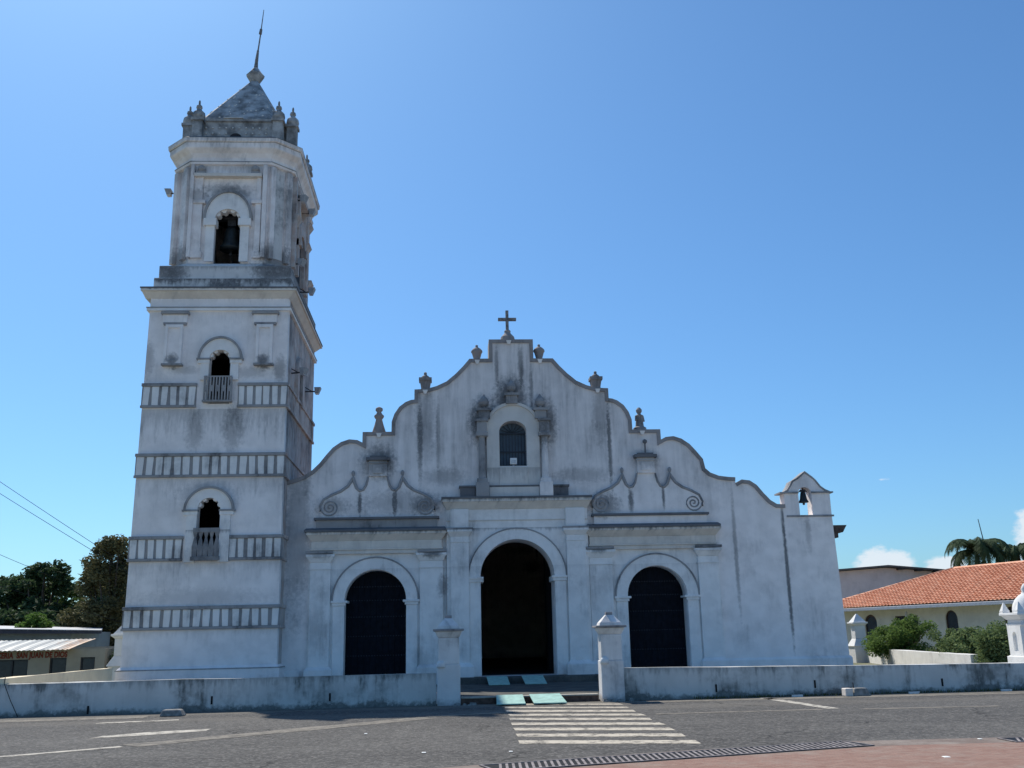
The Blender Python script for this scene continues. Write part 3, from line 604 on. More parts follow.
m = MB(); m.lathe(-.12, .3, [(.3, 13.02), (.3, 13.1), (.27, 13.24), (.16, 13.36), (.12, 13.42), (.13, 13.5), (.06, 13.56)], 16); pb = m.build('cross_base', mCope, church)
m = MB(); m.box(-.185, -.065, .24, .36, 13.5, 14.36); m.box(-.49, -.185, .24, .36, 13.93, 14.05); m.box(-.065, .24, .24, .36, 13.93, 14.05); m.build('cross', mStone, church, bevel=.01)
# nave behind
m = MB()
m.plate([(-8.6, -.05), (12.2, -.05), (12.2, 5.2), (2, 8.9), (-8.6, 6.2)], [], 34, 34.4)
m.box(12.0, 12.3, 1.0, 34, -.05, 5.2); m.box(-12.9, -12.6, 6.0, 34, -.05, 5.0); m.box(-12.6, -8.6, 33.7, 34.0, -.05, 5.5)
m.build('nave_wall', mFac, church)
m = MB(); m.add([(2, .98, 9.0), (12.85, .98, 5.3), (12.85, 34.6, 5.3), (2, 34.6, 9.0), (-13.2, 34.6, 5.0), (-13.2, 5.7, 5.0), (-8.62, 5.7, 6.2), (-8.62, .98, 6.2),
    (2, .98, 8.85), (12.85, .98, 5.15), (12.85, 34.6, 5.15), (2, 34.6, 8.85), (-13.2, 34.6, 4.85), (-13.2, 5.7, 4.85), (-8.62, 5.7, 6.05), (-8.62, .98, 6.05)],
    [(0, 1, 2, 3), (0, 3, 6, 7), (3, 4, 5, 6), (8, 11, 10, 9), (8, 15, 14, 11), (11, 14, 13, 12), (1, 9, 10, 2), (0, 8, 9, 1), (0, 7, 15, 8), (2, 10, 11, 3), (3, 11, 12, 4), (4, 12, 13, 5), (5, 13, 14, 6), (6, 14, 15, 7)])
m.build('nave_roof', mRoofDark, church)
m = MB(); m.frus(12.32, 12.8, .3, 1.2, 5.28, 12.32, 12.95, .25, 1.2, 5.55); m.box(12.3, 12.62, .35, 1.1, 5.08, 5.28); m.build('eave', mRoofDark, church)
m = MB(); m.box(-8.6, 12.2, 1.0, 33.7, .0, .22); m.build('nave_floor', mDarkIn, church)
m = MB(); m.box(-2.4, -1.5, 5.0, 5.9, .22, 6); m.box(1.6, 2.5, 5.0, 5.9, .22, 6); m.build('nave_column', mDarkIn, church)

# gable bell
bl = empty('bell', (11.31, .2, 6.42), 'small dark bell hanging in the arch of the low gable right of the church', 'bell')
m = MB(); m.lathe(11.31, .2, [(.2, 6.44), (.185, 6.48), (.14, 6.56), (.12, 6.68), (.105, 6.76), (.09, 6.84), (.05, 6.86)], 18); m.build('bell_body', mBronze, bl, smooth=True)
m = MB(); m.lathe(11.31, .2, [(.02, 6.5), (.05, 6.4), (.05, 6.36), (.02, 6.34)], 8); m.tube([(11.31, .2, 6.75), (11.31, .2, 6.36)], .015); m.build('clapper', mIron, bl)
m = MB(); m.frus(11.14, 11.48, .14, .26, 6.86, 11.22, 11.40, .16, .24, 6.95); m.tube([(11.31, .2, 6.9), (11.31, .2, 7.01)], .03); m.build('headstock', mIron, bl)

# ------------------------------------------------------------------ bell tower
tower = empty('bell_tower', (-11.3, 2.3, 0), 'tall white stained bell tower with four storeys, octagonal belfry and grey pyramid spire', 'bell tower')
FX = ((0, -1.0), (1, 0), (0, 1)); RX = ((-8.6, -1.0), (0, 1), (-1, 0)); LX = ((-14.0, 6.5), (0, -1), (1, 0))
w1 = opening(-11.66, -10.82, 4.55, 6.30, .46); w2 = opening(-11.56, -10.74, 10.3, 12.0, .36)
# front wall of the shaft with two openings, then the other three walls
m = MB(FX); m.plate([(-14.0, -.05), (-8.6, -.05), (-8.6, 14.5), (-14.0, 14.5)], [w1, w2], 0, .32); m.build('front_wall', mTow, tower)
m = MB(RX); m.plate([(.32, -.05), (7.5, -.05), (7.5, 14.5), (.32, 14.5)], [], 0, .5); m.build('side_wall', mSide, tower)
m = MB(LX); m.plate([(0, -.05), (7.18, -.05), (7.18, 14.5), (0, 14.5)], [], 0, .5); m.build('side_wall', mTow, tower)
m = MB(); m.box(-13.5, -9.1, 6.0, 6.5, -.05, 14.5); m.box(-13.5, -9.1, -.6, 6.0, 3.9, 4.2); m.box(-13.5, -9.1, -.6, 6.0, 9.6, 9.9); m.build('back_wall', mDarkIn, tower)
m = MB(FX); m.box(-14.12, -8.48, -.12, 7.6, -.05, .76); m.frus(-14.12, -8.48, -.12, 7.6, .76, -14.02, -8.58, -.02, 7.5, .86); m.build('tower_plinth', mTow, tower, bevel=.02)
m = MB(FX); m.box(-14.14, -8.46, -.14, 7.62, .74, .775); m.build('plinth_ledge', mSooty, tower)
def band(fr, u0, u1, z0, z1, n, side=False):
    m = MB(fr); m.box(u0, u1, -.035, 0, z0+.1, z1-.12); m.box(u0-.01, u1+.01, -.12, 0, z1-.12, z1); m.box(u0-.01, u1+.01, -.10, 0, z0, z0+.1)
    b = m.build('balustrade_band', mSooty if not side else mSide, tower, bevel=.022); w = (u1-u0)/n
    for i in range(n):
        c = u0+w*(i+.5)+random.uniform(-.015, .015); k = random.uniform(.9, 1.08); tt = random.uniform(-.025, .025)
        q = MB(fr); q.frus(c-w*.33*k, c+w*.33*k, -.07, -.035, z0+.1, c-w*.37*k+tt, c+w*.37*k+tt, -.07, -.035, z1-.12); q.build('baluster', mBalus if not side else mSide, b, bevel=.018)
for (z0, z1, spans) in ((2.1, 2.92, ((-14.06, -8.54, 16),)), (4.5, 5.40, ((-14.05, -12.12, 6), (-10.50, -8.54, 6))), (7.52, 8.42, ((-14.06, -8.54, 16),)), (10.14, 11.08, ((-14.04, -11.98, 6), (-10.42, -8.54, 6)))):
    for (a, b_, n) in spans: band(FX, a, b_, z0, z1, n)
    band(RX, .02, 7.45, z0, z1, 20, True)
# window dressings of the shaft
for (cx_, zs, rz_, z0, hw, bw) in ((-11.24, 6.3, .46, 4.55, .42, .84), (-11.15, 12.0, .36, 10.3, .41, .77)):
    m = MB(FX); m.plate(ring(cx_, zs, hw, bw, rz_, .80), [], -.13, 0); m.build('archivolt', mTrim, tower)
    m = MB(FX); m.plate(ring(cx_, zs, bw, bw+.075, .80, .88), [], -.2, 0)
    for q in (-1, 1):
        u0, u1 = sorted((cx_+q*(hw-.04), cx_+q*(bw+.12))); m.box(u0, u1, -.19, 0, zs-.035, zs+.03)
    m.build('arch_rim', mSooty, tower)
    m = MB(FX)
    for q in (-1, 1):
        u0, u1 = sorted((cx_+q*(hw-.02), cx_+q*(bw+.06))); m.box(u0, u1, -.16, 0, zs-.16, zs-.035)
        u0, u1 = sorted((cx_+q*(hw), cx_+q*(bw-.05))); m.box(u0, u1, -.125, 0, z0-.1 if zs < 8 else z0+.9, zs-.16)
        # little cusps under the arch
        for an, rr in ((28, .09), (62, .08)):
            xx = cx_+q*hw*math.cos(R(an)); zz = zs+rz_*math.sin(R(an)); m.loft([[m.P(xx+rr*math.cos(t), d, zz+rr*math.sin(t)) for t in [k*math.pi/5 for k in range(10)]] for d in (-.05, .30)])
    m.build('jamb', mTrim, tower)
m = MB(FX); u0 = -11.78; m.box(u0, -10.76, -.24, 0, 4.5, 4.64); m.box(u0+.04, -10.8, -.2, -.06, 5.5, 5.66)
for k in range(5):
    c = u0+.12+.195*k
    m.frus(c-.085, c+.085, -.19, -.06, 4.64, c-.1, c+.1, -.19, -.06, 5.0); m.frus(c-.1, c+.1, -.19, -.06, 5.0, c-.035, c+.035, -.16, -.08, 5.32); m.frus(c-.035, c+.035, -.16, -.08, 5.32, c-.08, c+.08, -.18, -.06, 5.5)
m.build('balcony_balustrade', mSooty, tower)
m = MB(FX); m.box(-11.72, -10.62, -.22, 0, 10.33, 10.4); m.box(-11.7, -10.64, -.2, -.16, 11.28, 11.33)
for k in range(10):
    c = -11.66+.112*k; m.box(c-.03, c+.03, -.2, -.16, 10.4, 11.28)
    if k % 2 == 0: m.loft([[m.P(c+.056+.05*math.cos(t), d, 10.85+.13*math.sin(t)) for t in [q*math.pi/4 for q in range(8)]] for d in (-.205, -.155)])
m.build('balcony_railing', mSooty, tower)
for (a, b_) in ((-13.3, -12.63), (-9.80, -9.16)):
    m = MB(FX); m.box(a, b_, -.12, 0, 11.82, 13.35); m.plate([(a, 11.82), (b_, 11.82), (b_, 13.35), (a, 13.35)], [[(a+.11, 11.95), (b_-.11, 11.95), (b_-.11, 13.22), (a+.11, 13.22)]], -.19, -.121); m.box(a-.14, b_+.14, -.15, 0, 13.44, 13.76); m.build('pilaster', mTow, tower, bevel=.01)
    m = MB(FX); m.box(a-.1, b_+.1, -.17, 0, 13.35, 13.44); m.box(a-.2, b_+.2, -.24, 0, 13.76, 13.86); m.box(a-.06, b_+.06, -.22, 0, 11.74, 11.82); m.build('pilaster_ledge', mSooty, tower, bevel=.01)
for (z0, z1, o) in ((13.93, 14.04, .1),):
    m = MB(FX); m.box(-14.0-o, -8.6+o, -o, 7.5+o, z0, z1); m.build('string_course', mTrim, tower, bevel=.01)
    m = MB(FX); m.box(-14.02-o, -8.58+o, -o-.02, 7.52+o, z1, z1+.035); m.build('string_course_top', mSooty, tower)
m = MB(FX); m.frus(-14.02, -8.58, -.02, 7.52, 14.44, -14.12, -8.35, -.22, 7.72, 14.68); m.box(-14.15, -8.29, -.27, 7.77, 14.68, 14.78); m.build('tower_cornice', mTrimWarm, tower, bevel=.015)
m = MB(FX); m.box(-14.17, -8.27, -.29, 7.79, 14.78, 14.83); m.box(-13.9, -8.6, .1, 7.4, 14.5, 14.68); m.build('cornice_top', mRim, tower)
# the shaft leans in slightly on its west side
for o in [c for c in COL.objects if c.type == 'MESH' and (c.parent is tower or (c.parent and c.parent.parent is tower))]:
    if o.name.startswith(('tower_cornice', 'cornice_top')): continue
    bx = -11.3
    for v in o.data.vertices:
        k = max(0, min(1, (-8.6-(v.co.x+bx))/5.4)); v.co.x += .19*k*min(1, max(0, v.co.z)/15)
# relief arches on the east side
for (c, zs, z0) in ((2.9, 12.0, 10.9), (2.9, 6.3, 5.0)):
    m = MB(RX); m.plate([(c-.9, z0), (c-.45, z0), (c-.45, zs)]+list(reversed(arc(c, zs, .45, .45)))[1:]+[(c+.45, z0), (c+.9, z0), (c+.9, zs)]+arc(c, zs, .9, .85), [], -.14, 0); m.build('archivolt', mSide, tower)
    m = MB(RX); m.plate(opening(c-.45, c+.45, z0, zs), [], -.02, 0); m.build('blind_window', mDarkIn, tower)  # flat dark panel, painted as the shade of a recess
# belfry
BC = (-11.17, 3.0)
def octa(hx, hy, c, z, cx_=BC[0], cy_=BC[1]):
    return [(cx_+x, cy_+y, z) for x, y in ((-hx+c, -hy), (hx-c, -hy), (hx, -hy+c), (hx, hy-c), (hx-c, hy), (-hx+c, hy), (-hx, hy-c), (-hx, -hy+c))]
m = MB(); m.box(-13.80, -8.56, -.88, 6.85, 14.83, 15.34); m.box(-13.66, -8.62, -.76, 6.75, 15.34, 15.88); m.build('belfry_plinth', mBelDark, tower, bevel=.03)
m = MB(); m.loft([octa(2.46, 3.62, .35, 15.88), octa(2.31, 3.43, .74, 16.08)]); 
pl = m.build('belfry_skirt', mBelDark, tower)
hx, hy, ch = 2.33, 3.4, .82
ob = octa(hx, hy, ch, 0)
wb = opening(-11.73, -10.65, 16.1, 17.92, .42)
m = MB(((0, BC[1]-hy), (1, 0), (0, 1))); m.plate([(ob[0][0], 16.1), (ob[1][0], 16.1), (ob[1][0], 20.35), (ob[0][0], 20.35)], [wb], 0, .3); m.build('belfry_front', mBel, tower)
m = MB()
for i in range(1, 8):
    a, b_ = Vector(ob[i][:2]), Vector(ob[(i+1) % 8][:2]); u = (b_-a).normalized(); n_ = Vector((-u.y, u.x)); L = (b_-a).length
    m.fr = ((a.x, a.y), (u.x, u.y), (n_.x, n_.y)); m.plate([(0, 16.1), (L, 16.1), (L, 20.35), (0, 20.35)], [], 0, .5)
m.build('belfry_wall', mBel, tower)
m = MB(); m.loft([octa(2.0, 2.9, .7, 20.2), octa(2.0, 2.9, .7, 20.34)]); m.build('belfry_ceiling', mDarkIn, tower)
FB = ((0, BC[1]-hy), (1, 0), (0, 1))
m = MB(FB)
m.plate(ring(-11.19, 17.93, .5, .86, .42, 1.12), [], -.17, 0); m.build('archivolt', mTrim, tower)
m = MB(FB); m.plate(ring(-11.19, 17.93, .86, .95, 1.12, 1.22), [], -.24, 0); m.build('arch_rim', mSooty, tower)
m = MB(FB)
for q in (-1, 1):
    u0, u1 = sorted((-11.19+q*.43, -11.19+q*.92)); m.box(u0, u1, -.24, .2, 17.64, 17.93)
    u0, u1 = sorted((-11.19+q*.5, -11.19+q*.84)); m.box(u0, u1, -.14, 0, 16.15, 17.64)
    for an in (35, 70):
        xx = -11.19+q*.5*math.cos(R(an)); zz = 17.93+.42*math.sin(R(an)); m.loft([[m.P(xx+.1*math.cos(t), d, zz+.1*math.sin(t)) for t in [k*math.pi/5 for k in range(10)]] for d in (-.06, .28)])
m.build('jamb', mTrim, tower)
m = MB(FB)
for (a, b_) in ((-12.60, -12.22), (-10.14, -9.92)):
    m.box(a, b_, -.12, 0, 16.55, 18.6); m.box(a+.02, b_-.02, -.1, 0, 18.75, 19.75); m.box(a-.06, b_+.06, -.15, 0, 16.3, 16.55)
m.box(-12.72, -12.58, -.24, 0, 16.3, 20.25); m.box(-9.86, -9.70, -.24, 0, 16.3, 20.25)
m.box(-12.66, -12.1, -.18, 0, 18.6, 18.75); m.box(-10.3, -9.88, -.18, 0, 18.6, 18.75)
m.build('belfry_pilaster', mBel, tower, bevel=.012)
m = MB(FB); m.box(-12.62, -9.92, -.24, 0, 19.74, 19.88); m.build('belfry_ledge', mTrimWarm, tower, bevel=.012)
for c in (-12.32, -10.2):
    m = MB(FB); m.box(c-.16, c+.16, -.2, 0, 19.88, 19.98); o_ = FB[0][1]; m.lathe(c, o_-.1, [(.1, 19.98), (.17, 20.06), (.15, 20.18), (.05, 20.26)], 10); m.build('belfry_knob', mSooty, tower)
# strips on the chamfered corners and on the east face
for i, cols in ((1, ((.02, .22), (.78, 1.0))), (2, ((.05, .35), (1.0, 1.25), (2.65, 2.9), (3.5, 3.85))), (7, ((.02, .25), (.72, 1.0)))):
    a, b_ = Vector(ob[i][:2]), Vector(ob[(i+1) % 8][:2]); u = (b_-a).normalized(); n_ = Vector((-u.y, u.x))
    for (c0, c1) in cols:
        m = MB(((a.x, a.y), (u.x, u.y), (n_.x, n_.y))); m.box(c0, c1, -.17, 0, 16.3, 20.25); m.build('corner_strip', mBel if i != 2 else mSide, tower, bevel=.012)
a, b_ = Vector(ob[1][:2]), Vector(ob[2][:2]); u = (b_-a).normalized(); n_ = Vector((-u.y, u.x))
m = MB(((a.x, a.y), (u.x, u.y), (n_.x, n_.y))); m.box(.26, .72, -.03, 0, 16.4, 20.1); m.build('corner_panel', mBelDark, tower)
RB = ((BC[0]+hx, BC[1]-hy+ch), (0, 1), (-1, 0))
m = MB(RB); m.plate(ring(1.95, 17.93, .5, .86, .42, 1.1), [], -.2, 0); m.box(1.0, 2.9, -.3, 0, 19.74, 19.88); m.box(1.0, 1.45, -.26, 0, 17.64, 17.93); m.box(2.45, 2.9, -.26, 0, 17.64, 17.93); m.build('archivolt', mSide, tower)
for u_, z_ in ((.1, 18.6), (3.2, 18.6), (4.1, 17.2), (3.6, 19.74)):
    m = MB(RB); m.frus(u_, u_+.7, -.12, 0, z_-.3, u_-.05, u_+.75, -.3, 0, z_); m.build('side_bracket', mSide, tower, bevel=.015)
m = MB(RB); m.plate(opening(1.45, 2.45, 16.2, 17.93, .42), [], -.02, 0); m.build('blind_window', mDarkIn, tower)  # recess shade painted as a flat dark panel
# belfry cornice (moulded, octagonal)
m = MB(); R8 = [(0, .0, 20.3), (.10, .02, 20.33), (.12, .02, 20.41), (.05, .0, 20.46), (.07, .01, 20.62), (.15, .02, 20.78), (.28, .04, 20.92), (.31, .05, 20.97), (.31, .05, 21.18), (.37, .06, 21.22), (.38, .06, 21.36), (.18, .04, 21.48)]
m.loft([octa(hx+o, hy+o, ch+c, z) for o, c, z in R8]); m.build('belfry_cornice', mBel, tower)
m = MB(); m.loft([octa(hx+.39, hy+.39, ch+.065, 21.365), octa(hx+.2, hy+.2, ch+.04, 21.50)]); m.build('cornice_top', mRim, tower)
m = MB(); m.loft([octa(hx+.13, hy+.13, ch+.02, 20.412), octa(hx+.13, hy+.13, ch+.02, 20.445)]); m.build('frieze_line', mSooty, tower)
m = MB(); m.loft([octa(hx+.325, hy+.325, ch+.05, 21.18), octa(hx+.33, hy+.33, ch+.05, 21.205)]); m.build('frieze_line', mSooty, tower)
PC = (-11.18, 2.55)
m = MB(); m.loft([octa(2.0, 2.5, .45, 21.46, *PC), octa(1.98, 2.48, .45, 22.5, *PC), octa(2.07, 2.57, .47, 22.52, *PC), octa(2.07, 2.57, .47, 22.62, *PC)]); m.build('parapet', mSpire, tower)
pp = octa(2.12, 2.62, .50, 22.24, PC[0]+.12, PC[1])
for (x, y, _) in pp:
    m = MB()
    m.box(x-.2, x+.2, y-.2, y+.2, 21.42, 22.4); m.box(x-.26, x+.26, y-.26, y+.26, 22.4, 22.52)
    m.lathe(x, y, [(.22, 22.52), (.27, 22.66), (.24, 22.82), (.12, 22.94), (.09, 23.0), (.13, 23.06), (.11, 23.15), (.045, 23.2), (.04, 23.36), (.01, 23.42)], 12); m.build('finial', mSpire, tower)
apex = (-11.0, 2.5)
m = MB(); a0 = octa(1.92, 2.4, .5, 22.62, *PC); a1 = octa(.15, .17, .05, 25.8, *apex); m.loft([a0, a1]); sp_ = m.build('spire', mSpire, tower)
m = MB(); rnd = random.Random(3)
for k in range(60):
    i = rnd.choice((0, 0, 0, 1, 2, 7)); t = rnd.random()**1.6*.8; s_ = rnd.uniform(.08, .92)
    A_, B_ = Vector(a0[i]), Vector(a0[(i+1) % 8]); C_, D_ = Vector(a1[i]), Vector(a1[(i+1) % 8])
    p = (A_.lerp(B_, s_)).lerp(C_.lerp(D_, s_), t); nn = (B_-A_).cross(C_-A_).normalized(); rr = rnd.uniform(.025, .05)
    m.lathe(0, 0, [(rr, 0), (rr*.6, .025)], 7); b0 = len(m.v)-14; rot = Vector((0, 0, 1)).rotation_difference(nn)
    for j in range(b0, len(m.v)): m.v[j] = tuple(p+rot @ Vector(m.v[j]))
for row, zz in ((0, 22.2), (1, 21.95)):
    for k in range(10):
        xx = PC[0]-1.2+.27*k
        if abs(xx-PC[0]) < .3 and row: continue
        m.box(xx-.03, xx+.03, .02, .09, zz, zz+.06)
m.build('shell_inlay', mShell, tower)
m = MB(); m.box(PC[0]-.5, PC[0]+.3, -.08, .2, 22.625, 22.66); m.build('parapet_capstone', mShell, tower)
m = MB(); m.plate(opening(-11.42, -10.92, 21.5, 21.75, .22), [], .0, .12); m.v = [(x, y, z) for x, y, z in m.v]; m.build('parapet_vent', mDarkIn, tower)
m = MB(); m.lathe(apex[0], apex[1], [(.2, 25.75), (.38, 26.06), (.40, 26.16), (.27, 26.3), (.18, 26.42), (.13, 26.5)], 6, R(10)); m.build('spire_cap', mSpire, tower)
m = MB(); ax = apex[0]; m.tube([(ax, 2.5, 26.45), (ax+.02, 2.5, 26.9), (ax+.06, 2.5, 27.4)], [.10, .075, .05], 8); m.tube([(ax+.06, 2.5, 27.35), (ax+.14, 2.5, 28.2), (ax+.24, 2.5, 29.5)], [.035, .03, .015]); m.tube([(ax+.13, 2.5, 28.25), (ax+.16, 2.5, 28.5)], [.07, .06]); m.build('lightning_rod', mStone, tower)

tb = empty('bell', (-11.19, 1.0, 17.2), 'large dark bell inside the arched opening of the octagonal belfry', 'bell')
m = MB(); m.lathe(-11.19, .3, [(.46, 16.95), (.44, 17.02), (.34, 17.2), (.28, 17.5), (.25, 17.75), (.17, 17.9), (.06, 17.95)], 20); m.build('bell_body', mBronze, tb, smooth=True)
m = MB(); m.box(-11.35, -11.03, .2, .4, 17.95, 18.22); m.box(-11.9, -10.5, .15, .45, 18.22, 18.36); m.build('headstock', mIron, tb)
m = MB(); m.tube([(-11.19, .3, 17.6), (-11.2, .3, 16.8)], .02); m.lathe(-11.2, .3, [(.03, 16.85), (.07, 16.8), (.06, 16.72), (.02, 16.68)], 8); m.tube([(-11.2, .3, 16.7), (-11.0, .1, 16.15)], .012); m.build('clapper', mIron, tb)

# floodlights on brackets
def flood(p, d, label):
    d = Vector(d).normalized(); t = empty('floodlight', p, label, 'floodlight', 'floodlights bracketed to the bell tower'); P0 = Vector(p); P1 = P0+d*.42
    m = MB(); m.tube([P0, P1], .03); m.tube([P0+Vector((0, 0, .18)), P0+d*.3], .02); m.build('bracket', mIron, t)
    s_ = Vector((-d.y, d.x, 0)); m = MB(((P1.x, P1.y), (s_.x, s_.y), (d.x, d.y))); m.frus(-.14, .14, 0, .16, P1.z-.1, -.17, .17, -.02, .26, P1.z+.16); h = m.build('housing', mGreyMetal, t, bevel=.015)
    m = MB(((P1.x, P1.y), (s_.x, s_.y), (d.x, d.y))); m.box(-.13, .13, .02, .16, P1.z-.115, P1.z-.1); m.build('lens', mLampGlass, t)
flood((-13.72, 1.8, 20.1), (-1, 0, 0), 'grey floodlight sticking out left of the belfry, just under its cornice')
flood((-14.0, 1.8, 12.15), (-1, -.1, 0), 'grey floodlight on the left edge of the tower shaft level with the upper window')
flood((-8.92, 3.0, 19.75), (1, 0, 0), 'topmost grey floodlight sticking out right of the belfry')
flood((-8.66, 1.7, 15.65), (1, 0, 0), 'grey floodlight just above the main cornice on the right of the tower')
flood((-8.6, 3.9, 11.95), (1, 0, 0), 'grey floodlight sticking out right of the tower below the cornice, against the sky')
flood((-8.92, .9, 19.35), (1, -.35, 0), 'grey floodlight on the right belfry face close under the cornice')
flood((-8.92, .9, 16.55), (1, -.35, 0), 'grey floodlight low on the right belfry face beside its base')
flood((-8.6, .1, 11.75), (1, -.3, 0), 'grey floodlight on the right tower face near the blind upper arch')

# ------------------------------------------------------------------ boundary walls, piers, side walls
def wall(name, pts, zt, th, mat, label, cap=None, zb=-.15):
    """straight wall between plan points with top heights zt"""
    t = empty(name, (pts[0][0], pts[0][1], 0), label, 'wall'); m = MB(); c = MB(); n = len(pts)
    for i in range(n-1):
        a, b_ = Vector(pts[i]), Vector(pts[i+1]); segs = max(1, int((b_-a).length/1.2)); u = (b_-a).normalized(); w = Vector((-u.y, u.x))*th
        for k in range(segs):
            p, q = a.lerp(b_, k/segs), a.lerp(b_, (k+1)/segs); z0 = zt[i]+(zt[i+1]-zt[i])*k/segs; z1 = zt[i]+(zt[i+1]-zt[i])*(k+1)/segs
            for mm, lo0, lo1, hi0, hi1, ex in ((m, zb, zb, z0, z1, 0),):
                vs = [(p.x, p.y, lo0), (q.x, q.y, lo1), (q.x+w.x, q.y+w.y, lo1), (p.x+w.x, p.y+w.y, lo0), (p.x, p.y, hi0), (q.x, q.y, hi1), (q.x+w.x, q.y+w.y, hi1), (p.x+w.x, p.y+w.y, hi0)]
                mm.add(vs, [(0, 3, 2, 1), (4, 5, 6, 7), (0, 1, 5, 4), (2, 3, 7, 6)]+([(3, 0, 4, 7)] if k == 0 and i == 0 else [])+([(1, 2, 6, 5)] if k == segs-1 and i == n-2 else []))
    bm_o = m.build('masonry', mat, t)
    bm = bmesh.new(); bm.from_mesh(bm_o.data); bmesh.ops.remove_doubles(bm, verts=bm.verts, dist=.001); bmesh.ops.recalc_face_normals(bm, faces=bm.faces)
    for v in bm.verts:
        if v.co.z > .3: v.co.z += random.uniform(-.012, .012)
    bm.to_mesh(bm_o.data); bm.free()
    bm_o['_'] = 0; del bm_o['_']
    return t
wl = wall('boundary_wall', [(-34, -12.0), (-2.86, -12.0)], (.76, .77), .28, mWallF, 'low stained white wall along the street, left of the gate')
wr = wall('boundary_wall', [(1.85, -12.0), (12.2, -12.0), (34, -12.0)], (.78, .66, .62), .28, mWallF, 'low stained white wall along the street, right of the gate')
for px, pz, par in ((-11.27, .12, wl), (-10.72, .63, wl), (-8.33, .27, wl), (-5.47, .27, wl), (4.19, .24, wr), (6.74, .28, wr), (10.07, .24, wr)):
    m = MB(); m.box(px-.022, px+.022, -12.012, -11.95, pz-.10, pz+.09)
    if px != -10.72: m.build('weep_hole', mCableSlot, par)  # black box standing in for the shade inside the slot
for (x0, lab) in ((-2.86, 'left gate pier with small pyramid cap where the left street wall ends'), (1.24, 'right gate pier with small pyramid cap where the right street wall begins')):
    t = empty('gate_pier', (x0+.31, -12.0, 0), lab, 'gate pier', 'piers of the church gate'); y0 = -12.16; w = .57; x0 += .03; c = x0+w/2; cy = y0+w/2
    m = MB(); m.box(x0, x0+w, y0, y0+w, -.1, .98); m.box(x0+.02, x0+w-.02, y0+.02, y0+w-.02, .98, 1.62); m.frus(x0+.02, x0+w-.02, y0+.02, y0+w-.02, 1.62, x0-.06, x0+w+.06, y0-.06, y0+w+.06, 1.78); m.build('shaft', mPier, t, bevel=.02)
    m = MB(); m.box(x0-.1, x0+w+.1, y0-.1, y0+w+.1, 1.78, 1.835); m.build('cap_slab', mSooty, t, bevel=.012)
    m = MB(); m.frus(x0, x0+w, y0, y0+w, 1.835, c-.27, c+.27, cy-.27, cy+.27, 1.9); m.frus(c-.27, c+.27, cy-.27, cy+.27, 1.9, c-.09, c+.09, cy-.09, cy+.09, 2.1); m.build('cap', mPier, t, bevel=.01)
    m = MB(); m.box(c-.085, c+.085, cy-.085, cy+.085, 2.1, 2.17); m.build('cap_stub', mSooty, t, bevel=.01)
    m = MB()
    m.lathe(x0+.1, y0+.05, [(.11, .9), (.12, .95), (.105, 1.02), (.06, 1.07), (.01, 1.09)], 12); m.build('knob', mWhite, t, smooth=True)

wsl = wall('side_wall', [(-14.05, -1.6), (-13.3, -11.95)], (.88, .9), -.25, mCreamW, 'cream side wall running from the tower corner towards the street on the left')
wsr = wall('side_wall', [(19.3, 16.6), (15.5, -3.1)], (.66, .66), .25, mWallR, 'sunlit white side wall behind the street wall on the right, shrubs over it')

def pillar(name, c, z0, label, mat):   # small pillar with flared foot and pyramid top, as on the side walls
    t = empty(name, (c[0], c[1], 0), label, 'pillar'); x, y = c
    m = MB(); m.frus(x-.48, x+.48, y-.48, y+.48, z0, x-.27, x+.27, y-.27, y+.27, z0+.38); m.box(x-.27, x+.27, y-.27, y+.27, z0+.38, z0+1.02); m.frus(x-.27, x+.27, y-.27, y+.27, z0+1.02, x-.38, x+.38, y-.38, y+.38, z0+1.12); m.box(x-.4, x+.4, y-.4, y+.4, z0+1.12, z0+1.2); m.build('shaft', mat, t, bevel=.015)
    m = MB(); m.frus(x-.33, x+.33, y-.33, y+.33, z0+1.2, x-.03, x+.03, y-.03, y+.03, z0+1.62); m.build('pyramid_cap', mat, t)
    m = MB(); m.box(x-.42, x+.42, y-.42, y+.42, -.1, z0); m.build('foot', mat, t)
pillar('wall_pillar', (18.62, 14.2), .76, 'small white pillar with pyramid cap on the side wall right of the church', mWhite)
pillar('wall_pillar', (-15.15, 3.0), .85, 'cream pillar with rounded top half hidden behind the tower, on the left', mWallR)

# ornate corner pillar at the right edge
t = empty('corner_pillar', (13.55, -10.4, 0), 'ornate white pillar with niches and a small dome at the right edge', 'pillar')
a_ = R(-5); U = (math.cos(a_), math.sin(a_)); Dn = (-math.sin(a_), math.cos(a_)); fr = ((13.55, -10.4), U, Dn); h_ = .40
def cyc(nm, mat, *bxs, bevel=.012):
    m = MB(fr)
    for b in bxs:
        if len(b) == 6: m.box(*b)
        else: m.frus(*b)
    return m.build(nm, mat, t, bevel=bevel)
cyc('pedestal', mWhite, (-.52, .52, -.52, .52, -.1, .78), (-.5, .5, -.5, .5, .78, -.42, .42, -.42, .42, .82))
m = MB(fr); m.box(-h_, h_, -h_+.1, h_, .8, 1.6)
m.plate([(-h_, .8), (h_, .8), (h_, 1.6), (-h_, 1.6)], [opening(-.12, .12, .92, 1.32, .12)], -h_, -h_+.1)
fl = ((13.55-h_*U[0], -10.4-h_*U[1]), (-Dn[0], -Dn[1]), U); m.fr = fl; m.plate([(-h_, .8), (h_-.0, .8), (h_-.0, 1.6), (-h_, 1.6)], [opening(-.12, .12, .92, 1.32, .12)], -.07, -.001); m.build('shaft', mWhite, t)
